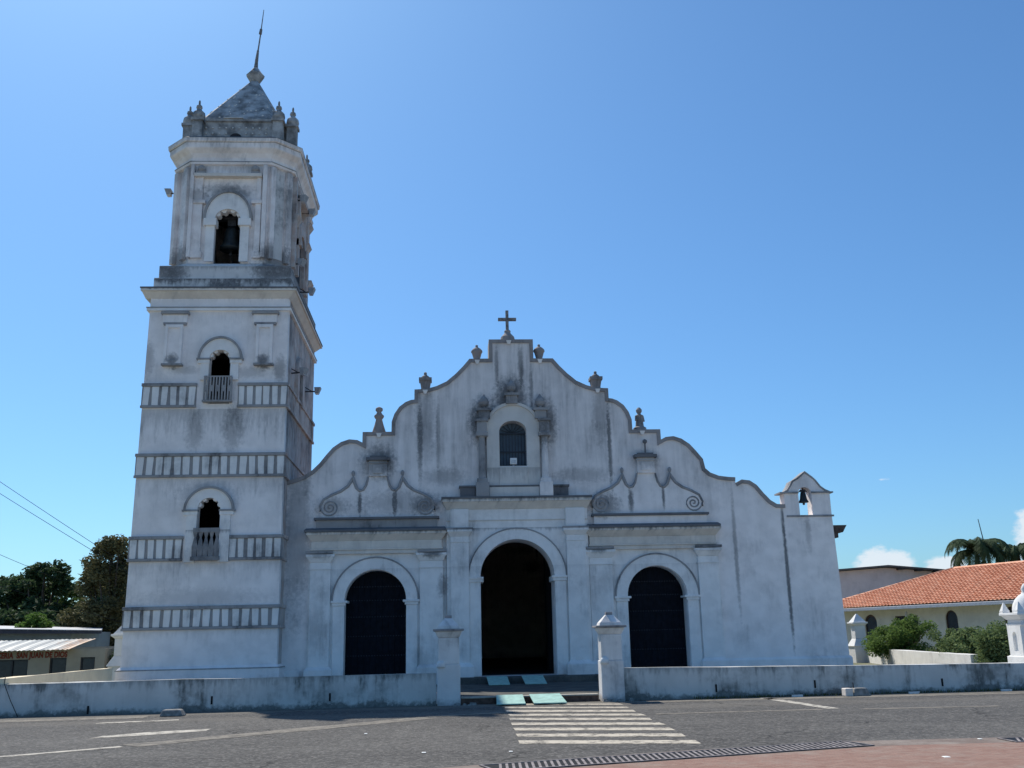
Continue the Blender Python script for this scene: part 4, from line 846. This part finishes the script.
cyc('cornice', mWhite, (-.46, .46, -.46, .46, 1.6, 1.66), (-.42, .42, -.42, .42, 1.66, 1.76), (-.44, .44, -.44, .44, 1.76, -.54, .54, -.54, .54, 1.88), (-.57, .57, -.57, .57, 1.88, 1.95))
for sx in (-1, 1):
    for sy in (-1, 1): cyc('pinnacle', mWhite, (sx*.45-.1, sx*.45+.1, sy*.45-.1, sy*.45+.1, 1.95, 2.02), (sx*.45-.09, sx*.45+.09, sy*.45-.09, sy*.45+.09, 2.02, sx*.45-.01, sx*.45+.01, sy*.45-.01, sy*.45+.01, 2.24), bevel=0)
m = MB(); m.lathe(13.55, -10.4, [(.40, 1.95), (.40, 2.05), (.37, 2.18), (.3, 2.31), (.19, 2.42), (.12, 2.46), (.09, 2.52), (.11, 2.58), (.08, 2.66), (.03, 2.74)], 20); m.build('dome', mWhite, t, smooth=True)

# ramps
def ramp(x0, x1, ya, za, yb, zb_, label, sk=0, sk2=0):
    m = MB(); th = .025
    vs = [(x0, ya, za-th), (x1, ya, za-th), (x1+sk2, yb, zb_-th), (x0+sk, yb, zb_-th), (x0, ya, za), (x1, ya, za), (x1+sk2, yb, zb_), (x0+sk, yb, zb_)]
    m.add(vs, [(0, 3, 2, 1), (4, 5, 6, 7), (0, 1, 5, 4), (1, 2, 6, 5), (2, 3, 7, 6), (3, 0, 4, 7)]); c0 = (x0+x1)/2
    t = empty('wheel_ramp', (c0, ya, 0), label, 'ramp', 'mint green wheel ramps'); m.build('deck', mMint, t, bevel=.006)
    k = MB(); n = 2
    for xx in (x0+.08, x1-.12): k.add([(xx, ya+.05, .005+max(0, za-.05)*0), (xx+.04, ya+.05, .005), (xx+.04, yb-.05, .005), (xx, yb-.05, .005), (xx, ya+.05, za-.035), (xx+.04, ya+.05, za-.035), (xx+.04, yb-.05, zb_-.045), (xx, yb-.05, zb_-.045)], [(0, 3, 2, 1), (4, 5, 6, 7), (0, 1, 5, 4), (1, 2, 6, 5), (2, 3, 7, 6), (3, 0, 4, 7)])
    k.build('runner', mConc, t)
ramp(-1.40, -.70, -12.85, .05, -12.02, .215, 'left mint green ramp lying from the road up to the church platform', .03, -.01)
ramp(-.50, .30, -12.85, .05, -12.02, .215, 'right mint green ramp lying from the road up to the church platform', -.05, -.08)
ramp(-1.20, -.48, -2.75, .06, -1.38, .285, 'left mint green ramp up to the dark central church doorway', -.03, -.02)
ramp(.04, .78, -2.75, .06, -1.38, .285, 'right mint green ramp up to the dark central church doorway', -.04, -.02)

# drain grates
def grate(name, a, b_, w, label):
    a = Vector(a); b_ = Vector(b_); u = (b_-a).normalized(); n_ = Vector((-u.y, u.x)); L = (b_-a).length; fr = ((a.x, a.y), (u.x, u.y), (n_.x, n_.y))
    t = empty(name, (a.x, a.y, 0), label, 'drain grate', 'drain grates at the kerb of the brick pavement')
    m = MB(fr); m.box(-.03, L+.03, -.03, w+.03, .009, .013); m.build('channel', mCableSlot, t)  # flat black sheet standing in for the shaded depth below the bars
    m = MB(fr); m.box(-.03, L+.03, -.03, 0, .009, .022); m.box(-.03, L+.03, w, w+.03, .009, .022); m.box(-.03, 0, 0, w, .009, .022); m.box(L, L+.03, 0, w, .009, .022); m.build('frame', mGrateSteel, t)
    m = MB(fr); k = 0
    while .10+k*.088 < L-.06:
        x = .03+k*.088; sk = min(.20, L-.04-x); m.add([m.P(x, 0, .014), m.P(x+.036, 0, .014), m.P(x+sk+.036, w, .014), m.P(x+sk, w, .014), m.P(x, 0, .0165), m.P(x+.036, 0, .0165), m.P(x+sk+.036, w, .0165), m.P(x+sk, w, .0165)], [(0, 3, 2, 1), (4, 5, 6, 7), (0, 1, 5, 4), (1, 2, 6, 5), (2, 3, 7, 6), (3, 0, 4, 7)]); k += 1
    m.build('bars', mGrateSteel, t)
grate('drain_grate', (-1.95, -24.95), (3.4, -23.43), .62, 'long slotted iron drain grate at the front edge of the road')
grate('drain_grate', (5.45, -23.55), (8.4, -23.7), .5, 'short piece of drain grate at the right edge of the brick pavement')

# concrete blocks and small bits along the walls
m = MB(); m.frus(-9.2, -8.66, -13.4, -13.0, 0, -9.14, -8.74, -13.35, -13.08, .15); m.add([], []); tag(m.build('concrete_block', mConc, bevel=.03), 'rough grey concrete block at the foot of the left street wall', 'concrete block')
t = empty('concrete_block', (7.4, -12.6, 0), 'pale concrete block with a rod at the foot of the right street wall', 'concrete block')
m = MB(); m.frus(7.42, 7.86, -12.8, -12.45, 0, 7.46, 7.78, -12.75, -12.5, .19); m.build('block', mConc, t, bevel=.025); m = MB(); m.box(7.22, 7.41, -12.78, -12.5, 0, .19); m.build('pale_block', mTrimWarm, t, bevel=.02)
m = MB(); m.tube([(7.5, -12.6, .18), (7.49, -12.6, .32)], .014); m.build('rod', mIron, t)
for x, lb in ((5.35, 'small white bar lying by the street wall, nearest the gate'), (8.35, 'small white bar lying by the street wall just right of the concrete block'), (10.75, 'small white bar lying by the street wall near the right edge')):
    m = MB(); m.box(x+.65, x+.92, -12.4, -12.34, .0, .05); tag(m.build('wall_bar', mWhite), lb, 'bar', 'white bars at the foot of the right street wall')
for (x, y, lb) in ((-4.0, -19.3, 'white paper scrap on the asphalt left of the crosswalk'), (-1.65, -22.8, 'small paper scrap on the asphalt beside the last crosswalk bar'), (3.75, -24.9, 'crumpled pale scrap on the red brick pavement'), (8.1, -19.5, 'white scrap on the asphalt near the right edge of the road'), (-2.9, -22.6, 'white paper scrap on the asphalt well left of the drain grate'), (5.2, -23.0, 'pale scrap beside the pavement edge between the two grates')):
    m = MB(); s_ = random.uniform(.022, .034); m.frus(x-s_*1.3, x+s_, y-s_*2, y+s_, .009, x-s_, x+s_*.8, y-s_*1.5, y+s_*.6, .016); tag(m.build('litter', mLitter), lb, 'litter')
# rubble by the right pier and under the door step
m = MB(); rnd = random.Random(5)
for k in range(26):
    x = rnd.choice((rnd.uniform(1.3, 2.0), rnd.uniform(-2.5, -1.9))); y = -12.22-rnd.random()*.16; s_ = rnd.uniform(.02, .06); m.frus(x-s_, x+s_, y-s_, y+s_, 0, x-s_*.5, x+s_*.6, y-s_*.5, y+s_*.4, s_*1.2)
tag(m.build('rubble', mConc), 'crumbled plaster at the feet of the two gate piers', 'rubble', kind='stuff')
# weeds along the foot of the right wall
m = MB(); rnd = random.Random(9)
for k in range(1500):
    x = 3.6+rnd.random()*16; y = -12.02-abs(rnd.gauss(0, .14)); h = rnd.uniform(.02, .09); a = rnd.random()*6.28; w = .012
    m.add([(x-w*math.cos(a), y-w*math.sin(a), 0), (x+w*math.cos(a), y+w*math.sin(a), 0), (x+rnd.uniform(-.04, .04), y-rnd.random()*.05, h)], [(0, 1, 2)])
tag(m.build('weeds', mWeed, fix=False), 'thin strip of weeds along the foot of the right street wall', 'weeds', kind='stuff')

# ------------------------------------------------------------------ vegetation
def leaves(m, clumps, n, size, rnd, flat=.0):
    """leaf-sized faces through the volume of many small clumps"""
    tot = sum(c[3]**2 for c in clumps)
    for (x, y, z, r) in clumps:
        k = int(n*r*r/tot)
        for _ in range(k):
            d = Vector((rnd.gauss(0, 1), rnd.gauss(0, 1), rnd.gauss(0, 1))).normalized()*r*rnd.random()**.45
            p = Vector((x, y, z))+Vector((d.x, d.y, d.z*.8)); a = Vector((rnd.gauss(0, 1), rnd.gauss(0, 1), rnd.gauss(0, .6))).normalized(); b = a.cross(Vector((rnd.gauss(0, 1), rnd.gauss(0, 1), rnd.gauss(0, 1)))).normalized()
            s_ = size*rnd.uniform(.6, 1.3); m.add([p-a*s_, p+b*s_*.45, p+a*s_, p-b*s_*.45], [(0, 1, 2, 3)])
def tree(name, base, H, rx, rz, mat, label, cat='tree', n=7000, size=.17, seed=1, ncl=34, crown_lo=.3, group=None, ry=None):
    rnd = random.Random(seed); x, y, z = base; t = empty(name, base, label, cat, group); ry = ry or rx
    m = MB(); lean = rnd.uniform(-.3, .3); m.tube([(x, y, z-.1), (x+lean*.4, y, z+H*.3), (x+lean, y, z+H*.62), (x+lean, y, z+H*.85)], [.035*H+.05, .028*H+.03, .018*H, .006*H], 8)
    cl = []
    for k in range(ncl):
        th = rnd.random()*6.283; rr = math.sqrt(rnd.random()); zz = rnd.random(); env = math.sin(math.pi*min(1, max(.0, .12+zz*.80)))**.6
        px = x+lean*.7+rx*rr*math.cos(th)*env; py = y+ry*rr*math.sin(th)*env; pz = z+H*crown_lo+(H*(1-crown_lo)-rz*.3)*zz
        r = rz*rnd.uniform(.24, .5)*(1.1-.4*zz); cl.append((px, py, pz, r))
        if k % 2 == 0: m.tube([(x+lean*.6, y, z+H*(crown_lo*.7+.35*zz)), ((x+px)/2, (y+py)/2, z+(H*crown_lo+pz-z)/2*1.0), (px, py, pz)], [.012*H, .008*H, .004*H], 5)
    m.build('trunk', mBark, t, smooth=True)
    c = MB(); leaves(c, cl, n, size, rnd); c.build('crown', mat, t, fix=False); return t
G1 = 'dark trees in a row behind the shops on the left'
for i, (x, y, H, rx, lab) in enumerate(((-38.5, 40, 8.3, 3.2, 'dark green tree at the far left edge of the photo'), (-35.2, 42, 8.6, 3.0, 'dark round tree second from the left edge, behind the shop roofs'),
        (-32.6, 39, 9.2, 2.6, 'tallest dark tree of the row left of the tower'), (-30.0, 42, 8.9, 2.7, 'dark tree between the tallest one and the olive bush'), (-27.3, 42, 8.4, 2.8, 'dark tree mostly hidden behind the olive tree by the tower'), (-36.8, 35, 6.0, 2.6, 'lower dark tree in front of the row at the far left'), (-31.5, 34, 5.6, 2.6, 'lower dark tree in front of the row, behind the shop roof'))):
    tree('broadleaf_tree', (x, y, -1.1), H, rx*1.12, rx*1.0, mLeafDark if i != 3 else mLeafMid, lab, n=13000, size=.21, ncl=48, seed=20+i, group=G1, crown_lo=.1)
tree('broadleaf_tree', (-24.0, 29, -1.1), 9.9, 2.5, 2.3, mLeafDry, 'big olive-brown tree with feathery top right beside the tower', n=26000, size=.14, seed=31, ncl=70, crown_lo=.14)
tree('small_tree', (-26.6, 24, -1.1), 5.0, .95, 1.3, mLeafLight, 'small bright green tree above the shop roof', n=3500, size=.13, seed=41, ncl=16, crown_lo=.45)
tree('bush', (-18.3, 13.6, -1.1), 3.1, .8, 1.2, mLeafDark, 'dark bush filling the gap between the shop and the tower', 'bush', n=6000, size=.1, seed=44, ncl=26, crown_lo=.0)
# shrubs right of the church
tree('shrub', (18.95, 9.5, -.05), 2.35, 1.55, 1.2, mShrub, 'dense green shrub hanging over the side wall beside the small white pillar', 'shrub', n=15000, size=.065, seed=51, ncl=44, crown_lo=.12)
tree('shrub', (19.7, 7.0, -.05), 1.75, 1.1, 1.0, mShrub2, 'loose feathery green shrub in front of the arched house window', 'shrub', n=9000, size=.06, seed=52, ncl=30, crown_lo=.1)
tree('shrub', (16.6, -3.6, -.05), 1.95, 1.15, 1.25, mShrub2, 'large feathery shrub beside the domed corner pillar', 'shrub', n=16000, size=.06, seed=53, ncl=44, crown_lo=.05)
tree('shrub', (17.6, .8, -.05), 1.8, 1.4, 1.2, mShrub2, 'tall green shrub behind the corner pillar at the right edge', 'shrub', n=6500, size=.07, seed=54, ncl=26, crown_lo=.2)
# palms
def palm(base, H, L, lab, seed):
    rnd = random.Random(seed); x, y, z = base; t = empty('palm_tree', base, lab, 'palm', 'palms behind the tile-roofed house')
    m = MB(); m.tube([(x, y, z), (x+.1, y, z+H*.5), (x, y, z+H)], [.2, .15, .13], 8); m.build('trunk', mBark, t, smooth=True)
    for k in range(30):
        a = k*2.4+rnd.random()*.5; e0 = rnd.uniform(.1, 1.25); m = MB(); sp = []; pz = z+H; pr_ = 0; el_ = e0; st = L/9
        for i in range(10):
            sp.append(Vector((x+pr_*math.cos(a), y+pr_*math.sin(a), pz))); pr_ += st*math.cos(el_); pz += st*math.sin(el_); el_ -= .24+.02*i
        m.tube(sp, [.035-.003*i for i in range(10)], 4); sd_ = Vector((-math.sin(a), math.cos(a), 0))
        for i in range(1, 10):
            for j in range(8):
                p = sp[i-1].lerp(sp[i], j/8); ln = L*.23*math.sin(math.pi*min(.97, (i+j/8)/10.5)+.1)
                for q in (-1, 1):
                    tip = p+sd_*q*ln*.8+Vector((0, 0, -ln*rnd.uniform(.35, .8)))+(sp[i]-sp[i-1])*.5; w = (sp[i]-sp[i-1]).normalized()*.035
                    m.add([p-w, p+w, tip], [(0, 1, 2)])
        m.build('frond', mPalm, t, fix=False)
palm((34.0, 30, 0), 6.6, 3.0, 'larger palm with drooping crown above the tiled roof', 3)
palm((37.5, 31, 0), 6.6, 2.4, 'smaller palm crown at the right edge beside the larger palm', 4)
tree('broadleaf_tree', (38.0, 28.5, -.05), 6.5, 1.9, 1.2, mLeafDark, 'low dark tree crown under the palms at the right edge', n=5000, size=.16, seed=71, crown_lo=.4)
m = MB(); m.tube([(35.35, 30.6, 0), (35.05, 30.6, 6.5), (34.75, 30.6, 8.95)], [.05, .04, .025], 6); tag(m.build('antenna_pole', mIron), 'thin leaning antenna pole rising out of the palm crown', 'antenna')

# ------------------------------------------------------------------ buildings around
# tile-roofed house
E0 = Vector((18.38, 15.58)); dr = Vector((.3286, -.9445)); nr = Vector((.9445, .3286))
def farther(m, k=1.15):
    m.v = [(-2.53+(x+2.53)*k, -38+(y+38)*k, 1.6+(z-1.6)*k) for x, y, z in m.v]; return m
hs = empty('house', (E0.x, E0.y, 0), 'cream single-storey house with orange tiled roof, right of the church', 'house'); HF = ((E0.x, E0.y), (dr.x, dr.y), (nr.x, nr.y))
m = MB(HF)
W_ = [(1.0, 1.9, .3, 1.95, True), (3.2, 4.75, .95, 2.2, False), (6.5, 7.25, .8, 2.0, True), (9.9, 10.7, .6, 2.05, True)]
holes = [opening(a, b_, z0, z1, .38) if ar else [(a, z0), (b_, z0), (b_, z1), (a, z1)] for a, b_, z0, z1, ar in W_]
m.plate([(-2.3, -.05), (19, -.05), (19, 2.62), (-2.3, 2.62)], holes, .6, .85); m.fr = HF; m.box(-2.3, -2.05, .85, 7.4, -.05, 2.62); m.box(18.75, 19, .85, 7.4, -.05, 2.62); m.box(-2.3, 19, 7.4, 7.6, -.05, 2.62); farther(m).build('wall', mCream, hs)
for a, b_, z0, z1, ar in W_:
    m = MB(HF); pts = opening(a, b_, z0, z1, .38) if ar else [(a, z0), (b_, z0), (b_, z1), (a, z1)]
    ins = [(a+(u-a)*.86+(b_-a)*.07, z0+(z-z0)*.92+.06) for u, z in pts]; m.plate(pts, [ins], .66, .72)
    wo_ = farther(m).build('window' if z0 > .5 else 'door', mFrameBr, hs); m = MB(HF); m.plate(ins, [], .69, .70); farther(m).build('pane', mWin, wo_)
    if not ar:
        m = MB(HF)
        for k in range(int((b_-a)/.16)): m.box(a+.1+k*.16, a+.12+k*.16, .64, .66, z0, z1)
        farther(m).build('window_bars', mIron, wo_)
m = MB(HF); m.box(4.05, 4.12, .5, .6, .3, 2.4); farther(m).build('downpipe', mGutter, hs)
m = MB(HF); m.box(-2.9, 19.5, -.12, .0, 2.52, 2.68); farther(m).build('gutter', mGutter, hs, bevel=.02)
m = MB(HF); m.box(-2.9, 19.5, 0, .6, 2.60, 2.64); farther(m).build('soffit', mCream, hs)
# barrel-tile slopes: front slope between the eave and ridge, hip at the far end
m = MB(HF); rows = 22; cw = .23; sub = 5
t0 = -2.9; ncol = int(22.4/cw)
def roofz(d): return 2.69+1.86*d/4.0
vs = []; idx = {}
cols = ncol*sub+1
for r_ in range(rows):
    for e in (0, 1):
        d = 4.0*(r_+e)/rows
        for c_ in range(cols):
            u = t0+cw*c_/sub; lim = t0+7.1*d/4.0; uu = max(u, lim); ph = (c_ % sub)/sub
            z = roofz(d)+.016*math.cos(ph*2*math.pi)+(.06 if e == 0 else 0); idx[(r_, e, c_)] = len(vs); vs.append(m.P(uu, d-(.02 if e == 0 else 0), z))
fs = []
for r_ in range(rows):
    for c_ in range(cols-1):
        if t0+cw*(c_+1)/sub < t0+7.1*(r_/rows)-.3: continue
        fs.append((idx[(r_, 0, c_)], idx[(r_, 0, c_+1)], idx[(r_, 1, c_+1)], idx[(r_, 1, c_)]))
        if r_: fs.append((idx[(r_-1, 1, c_)], idx[(r_-1, 1, c_+1)], idx[(r_, 0, c_+1)], idx[(r_, 0, c_)]))
m.add(vs, fs); farther(m).build('tile_roof', mTile, hs, fix=False, smooth=False)
m = MB(HF); A = m.P(-2.9, 0, 2.66); B = m.P(4.2, 4, 4.53); C2 = m.P(-2.9, 8, 2.66); D2 = m.P(19.5, 4, 4.53); E2 = m.P(19.5, 8, 2.66); F2 = m.P(19.5, 0, 2.66)
m.add([A, B, C2, D2, E2, F2], [(0, 2, 1), (1, 2, 4, 3), (3, 4, 5)]); farther(m).build('back_roof', mTile, hs, fix=False)
m = MB(HF); m.tube([A, B], .09, 8); m.tube([B, D2], .09, 8); farther(m).build('ridge_tile', mTile, hs, smooth=True)
# big hall behind
hl = empty('hall', (32, 35, 0), 'large grey-white hall with low gabled metal roof behind the tiled house', 'building')
m = MB(); m.plate([(22, -.05), (44, -.05), (44, 4.6), (29.6, 5.95), (22, 5.5)], [], 35, 35.4); m.box(22, 22.4, 35.4, 60, -.05, 5.5); m.box(43.6, 44, 35.4, 60, -.05, 4.6); m.build('wall', mHall, hl)
m = MB()
for (x0, z0, x1, z1) in ((21.5, 5.50, 29.6, 6.0), (29.6, 6.0, 44.5, 4.62)):
    m.add([(x0, 34.4, z0), (x1, 34.4, z1), (x1, 60, z1), (x0, 60, z0), (x0, 34.4, z0+.12), (x1, 34.4, z1+.12), (x1, 60, z1+.12), (x0, 60, z0+.12)], [(0, 3, 2, 1), (4, 5, 6, 7), (0, 1, 5, 4), (1, 2, 6, 5), (2, 3, 7, 6), (3, 0, 4, 7)])
m.build('roof', simple('grey_sheet_roof', (.10, .105, .11), .6), hl)
m = MB()
for k in range(9):
    x = 30.6+k*1.35; z = 6.0-(x-29.6)*.0926; m.box(x-.25, x+.25, 34.45, 34.9, z-.14, z-.01)
m.build('rafter_end', mIron, hl)
# shops on the left
sh = empty('shop', (-24, 12, -1.1), 'low shop with rusty corrugated awning roof and red lettering, left of the tower', 'shop')
m = MB(); hz_ = [[(-28.0, -.1), (-22.5, -.1), (-22.5, 1.08), (-28.0, 1.08)], [(-21.5, -1.0), (-20.72, -1.0), (-20.72, 1.12), (-21.5, 1.12)], [(-20.08, -1.0), (-19.4, -1.0), (-19.4, 1.12), (-20.08, 1.12)]]
m.plate([(-32, -1.15), (-18.95, -1.15), (-18.95, 1.5), (-32, 1.55)], hz_, 12.6, 12.8); m.box(-19.15, -18.95, 12.8, 18, -1.15, 1.5); m.box(-32, -31.8, 12.8, 18, -1.15, 1.5); m.box(-31.8, -18.4, 17.8, 18, -1.15, 1.6); m.build('wall', mShop, sh)
for a, b_, z0, z1, nm in ((-28.0, -22.5, -.1, 1.08, 'window'), (-21.5, -20.72, -1.0, 1.12, 'door'), (-20.08, -19.4, -1.0, 1.12, 'door')):
    m = MB(); m.plate([(a, z0), (b_, z0), (b_, z1), (a, z1)], [[(a+.06, z0+.06), (b_-.06, z0+.06), (b_-.06, z1-.06), (a+.06, z1-.06)]], 12.66, 12.72)
    if nm == 'window':
        for k in range(1, 6): m.box(a+k*.95-.03, a+k*.95+.03, 12.66, 12.72, z0+.06, z1-.06)
    o = m.build(nm, mIron, sh); m = MB(); m.plate([(a, z0), (b_, z0), (b_, z1), (a, z1)], [], 12.74, 12.76); m.build('pane', mWin, o)
m = MB(); NX = 190; vs = []; fs = []
for j, (yy, zz) in enumerate(((11.7, 1.50), (12.5, 1.66), (13.4, 1.80), (14.6, 1.98))):
    for i in range(NX+1):
        x = -33+i*(33+(-20.35, -20.25, -20.2, -20.1)[j])/NX; vs.append((x, yy+(0.05*math.sin(i*.7) if j == 0 else 0), zz+.02*math.sin(i*1.9)))
for j in range(3):
    for i in range(NX): fs.append((j*(NX+1)+i, j*(NX+1)+i+1, (j+1)*(NX+1)+i+1, (j+1)*(NX+1)+i))
m.add(vs, fs); rf = m.build('roof', mRust, sh, fix=False); sm = rf.modifiers.new('thick', 'SOLIDIFY'); sm.thickness = .02
fc = bpy.data.curves.new('sign_text', 'FONT'); fc.body = 'CERIA  SAN JUAN DE DIOS'; fc.size = .36; fc.extrude = .004; fc.align_x = 'LEFT'; fc.space_character = 1.05; fc.offset = .016
fo = bpy.data.objects.new('tmp_text', fc); COL.objects.link(fo); bpy.context.view_layer.update()
tm = bpy.data.meshes.new_from_object(fo.evaluated_get(bpy.context.evaluated_depsgraph_get())); bpy.data.objects.remove(fo)
wmax = max(v.co.x for v in tm.vertices); so = bpy.data.objects.new('lettering', tm); COL.objects.link(so); tm.materials.clear(); tm.materials.append(mRed); so.parent = sh
so.rotation_euler = (R(90), 0, 0); so.scale = (3.25/wmax, 1, 1); so.location = (-23.95+24, 12.585-12, 1.15+1.1)
s2 = empty('shop', (-28, 20, -1.1), 'blue-grey building with flat metal roof standing behind the rusty shop roof', 'building')
m = MB(); m.box(-36, -23.4, 20.4, 27, -1.15, 2.45); m.build('wall', mShop2, s2)
m = MB(); m.add([(-37, 19.6, 2.62), (-21.5, 19.6, 2.28), (-24.2, 28, 2.62), (-37, 28, 3.0), (-37, 19.6, 2.95), (-21.5, 19.6, 2.42), (-24.2, 28, 2.69), (-37, 28, 3.21)], [(0, 3, 2, 1), (4, 5, 6, 7), (0, 1, 5, 4), (1, 2, 6, 5), (2, 3, 7, 6), (3, 0, 4, 7)]); m.build('roof_fascia', simple('dark_fascia', (.05, .05, .07), .6), s2)
m = MB(); m.add([(-37, 19.55, 2.96), (-21.5, 19.55, 2.43), (-24.2, 28, 2.70), (-37, 28, 3.22), (-37, 19.55, 3.0), (-21.5, 19.55, 2.47), (-24.2, 28, 2.74), (-37, 28, 3.26)], [(0, 3, 2, 1), (4, 5, 6, 7), (0, 1, 5, 4), (1, 2, 6, 5), (2, 3, 7, 6), (3, 0, 4, 7)]); m.build('roof', simple('sheet_metal_roof', (.42, .43, .44), .5), s2)

# overhead wires and the guy cable
def wire(a, b_, sag, r, lab):
    a = Vector(a); b_ = Vector(b_); m = MB(); m.tube([a.lerp(b_, i/20)-Vector((0, 0, sag*4*(i/20)*(1-i/20))) for i in range(21)], r, 5)
    tag(m.build('power_cable', mCableSlot), lab, 'cable', 'overhead cables at the left edge')
wire((-38, 20, 17.6), (-19.0, 20, 5.0), .12, .014, 'uppermost overhead cable slanting down from the left edge towards the tower')
wire((-38, 20, 16.6), (-19.0, 20, 4.75), .15, .014, 'second overhead cable slanting down just below the uppermost one')
wire((-38, 20, 11.6), (-24.0, 20, 5.2), .15, .012, 'third overhead cable, low at the left edge in front of the treetops')
wire((-38, 20, 8.6), (-19.0, 20, 2.4), .15, .012, 'lowest overhead cable crossing in front of the dark trees')
m = MB(); m.tube([(-13.35, -11.85, 1.0), (-13.28, -12.06, .78), (-13.1, -12.07, .4), (-12.87, -12.1, .0)], .009, 5); tag(m.build('guy_cable', mCableSlot), 'thin dark cable hanging slantwise over the left end of the street wall', 'cable')
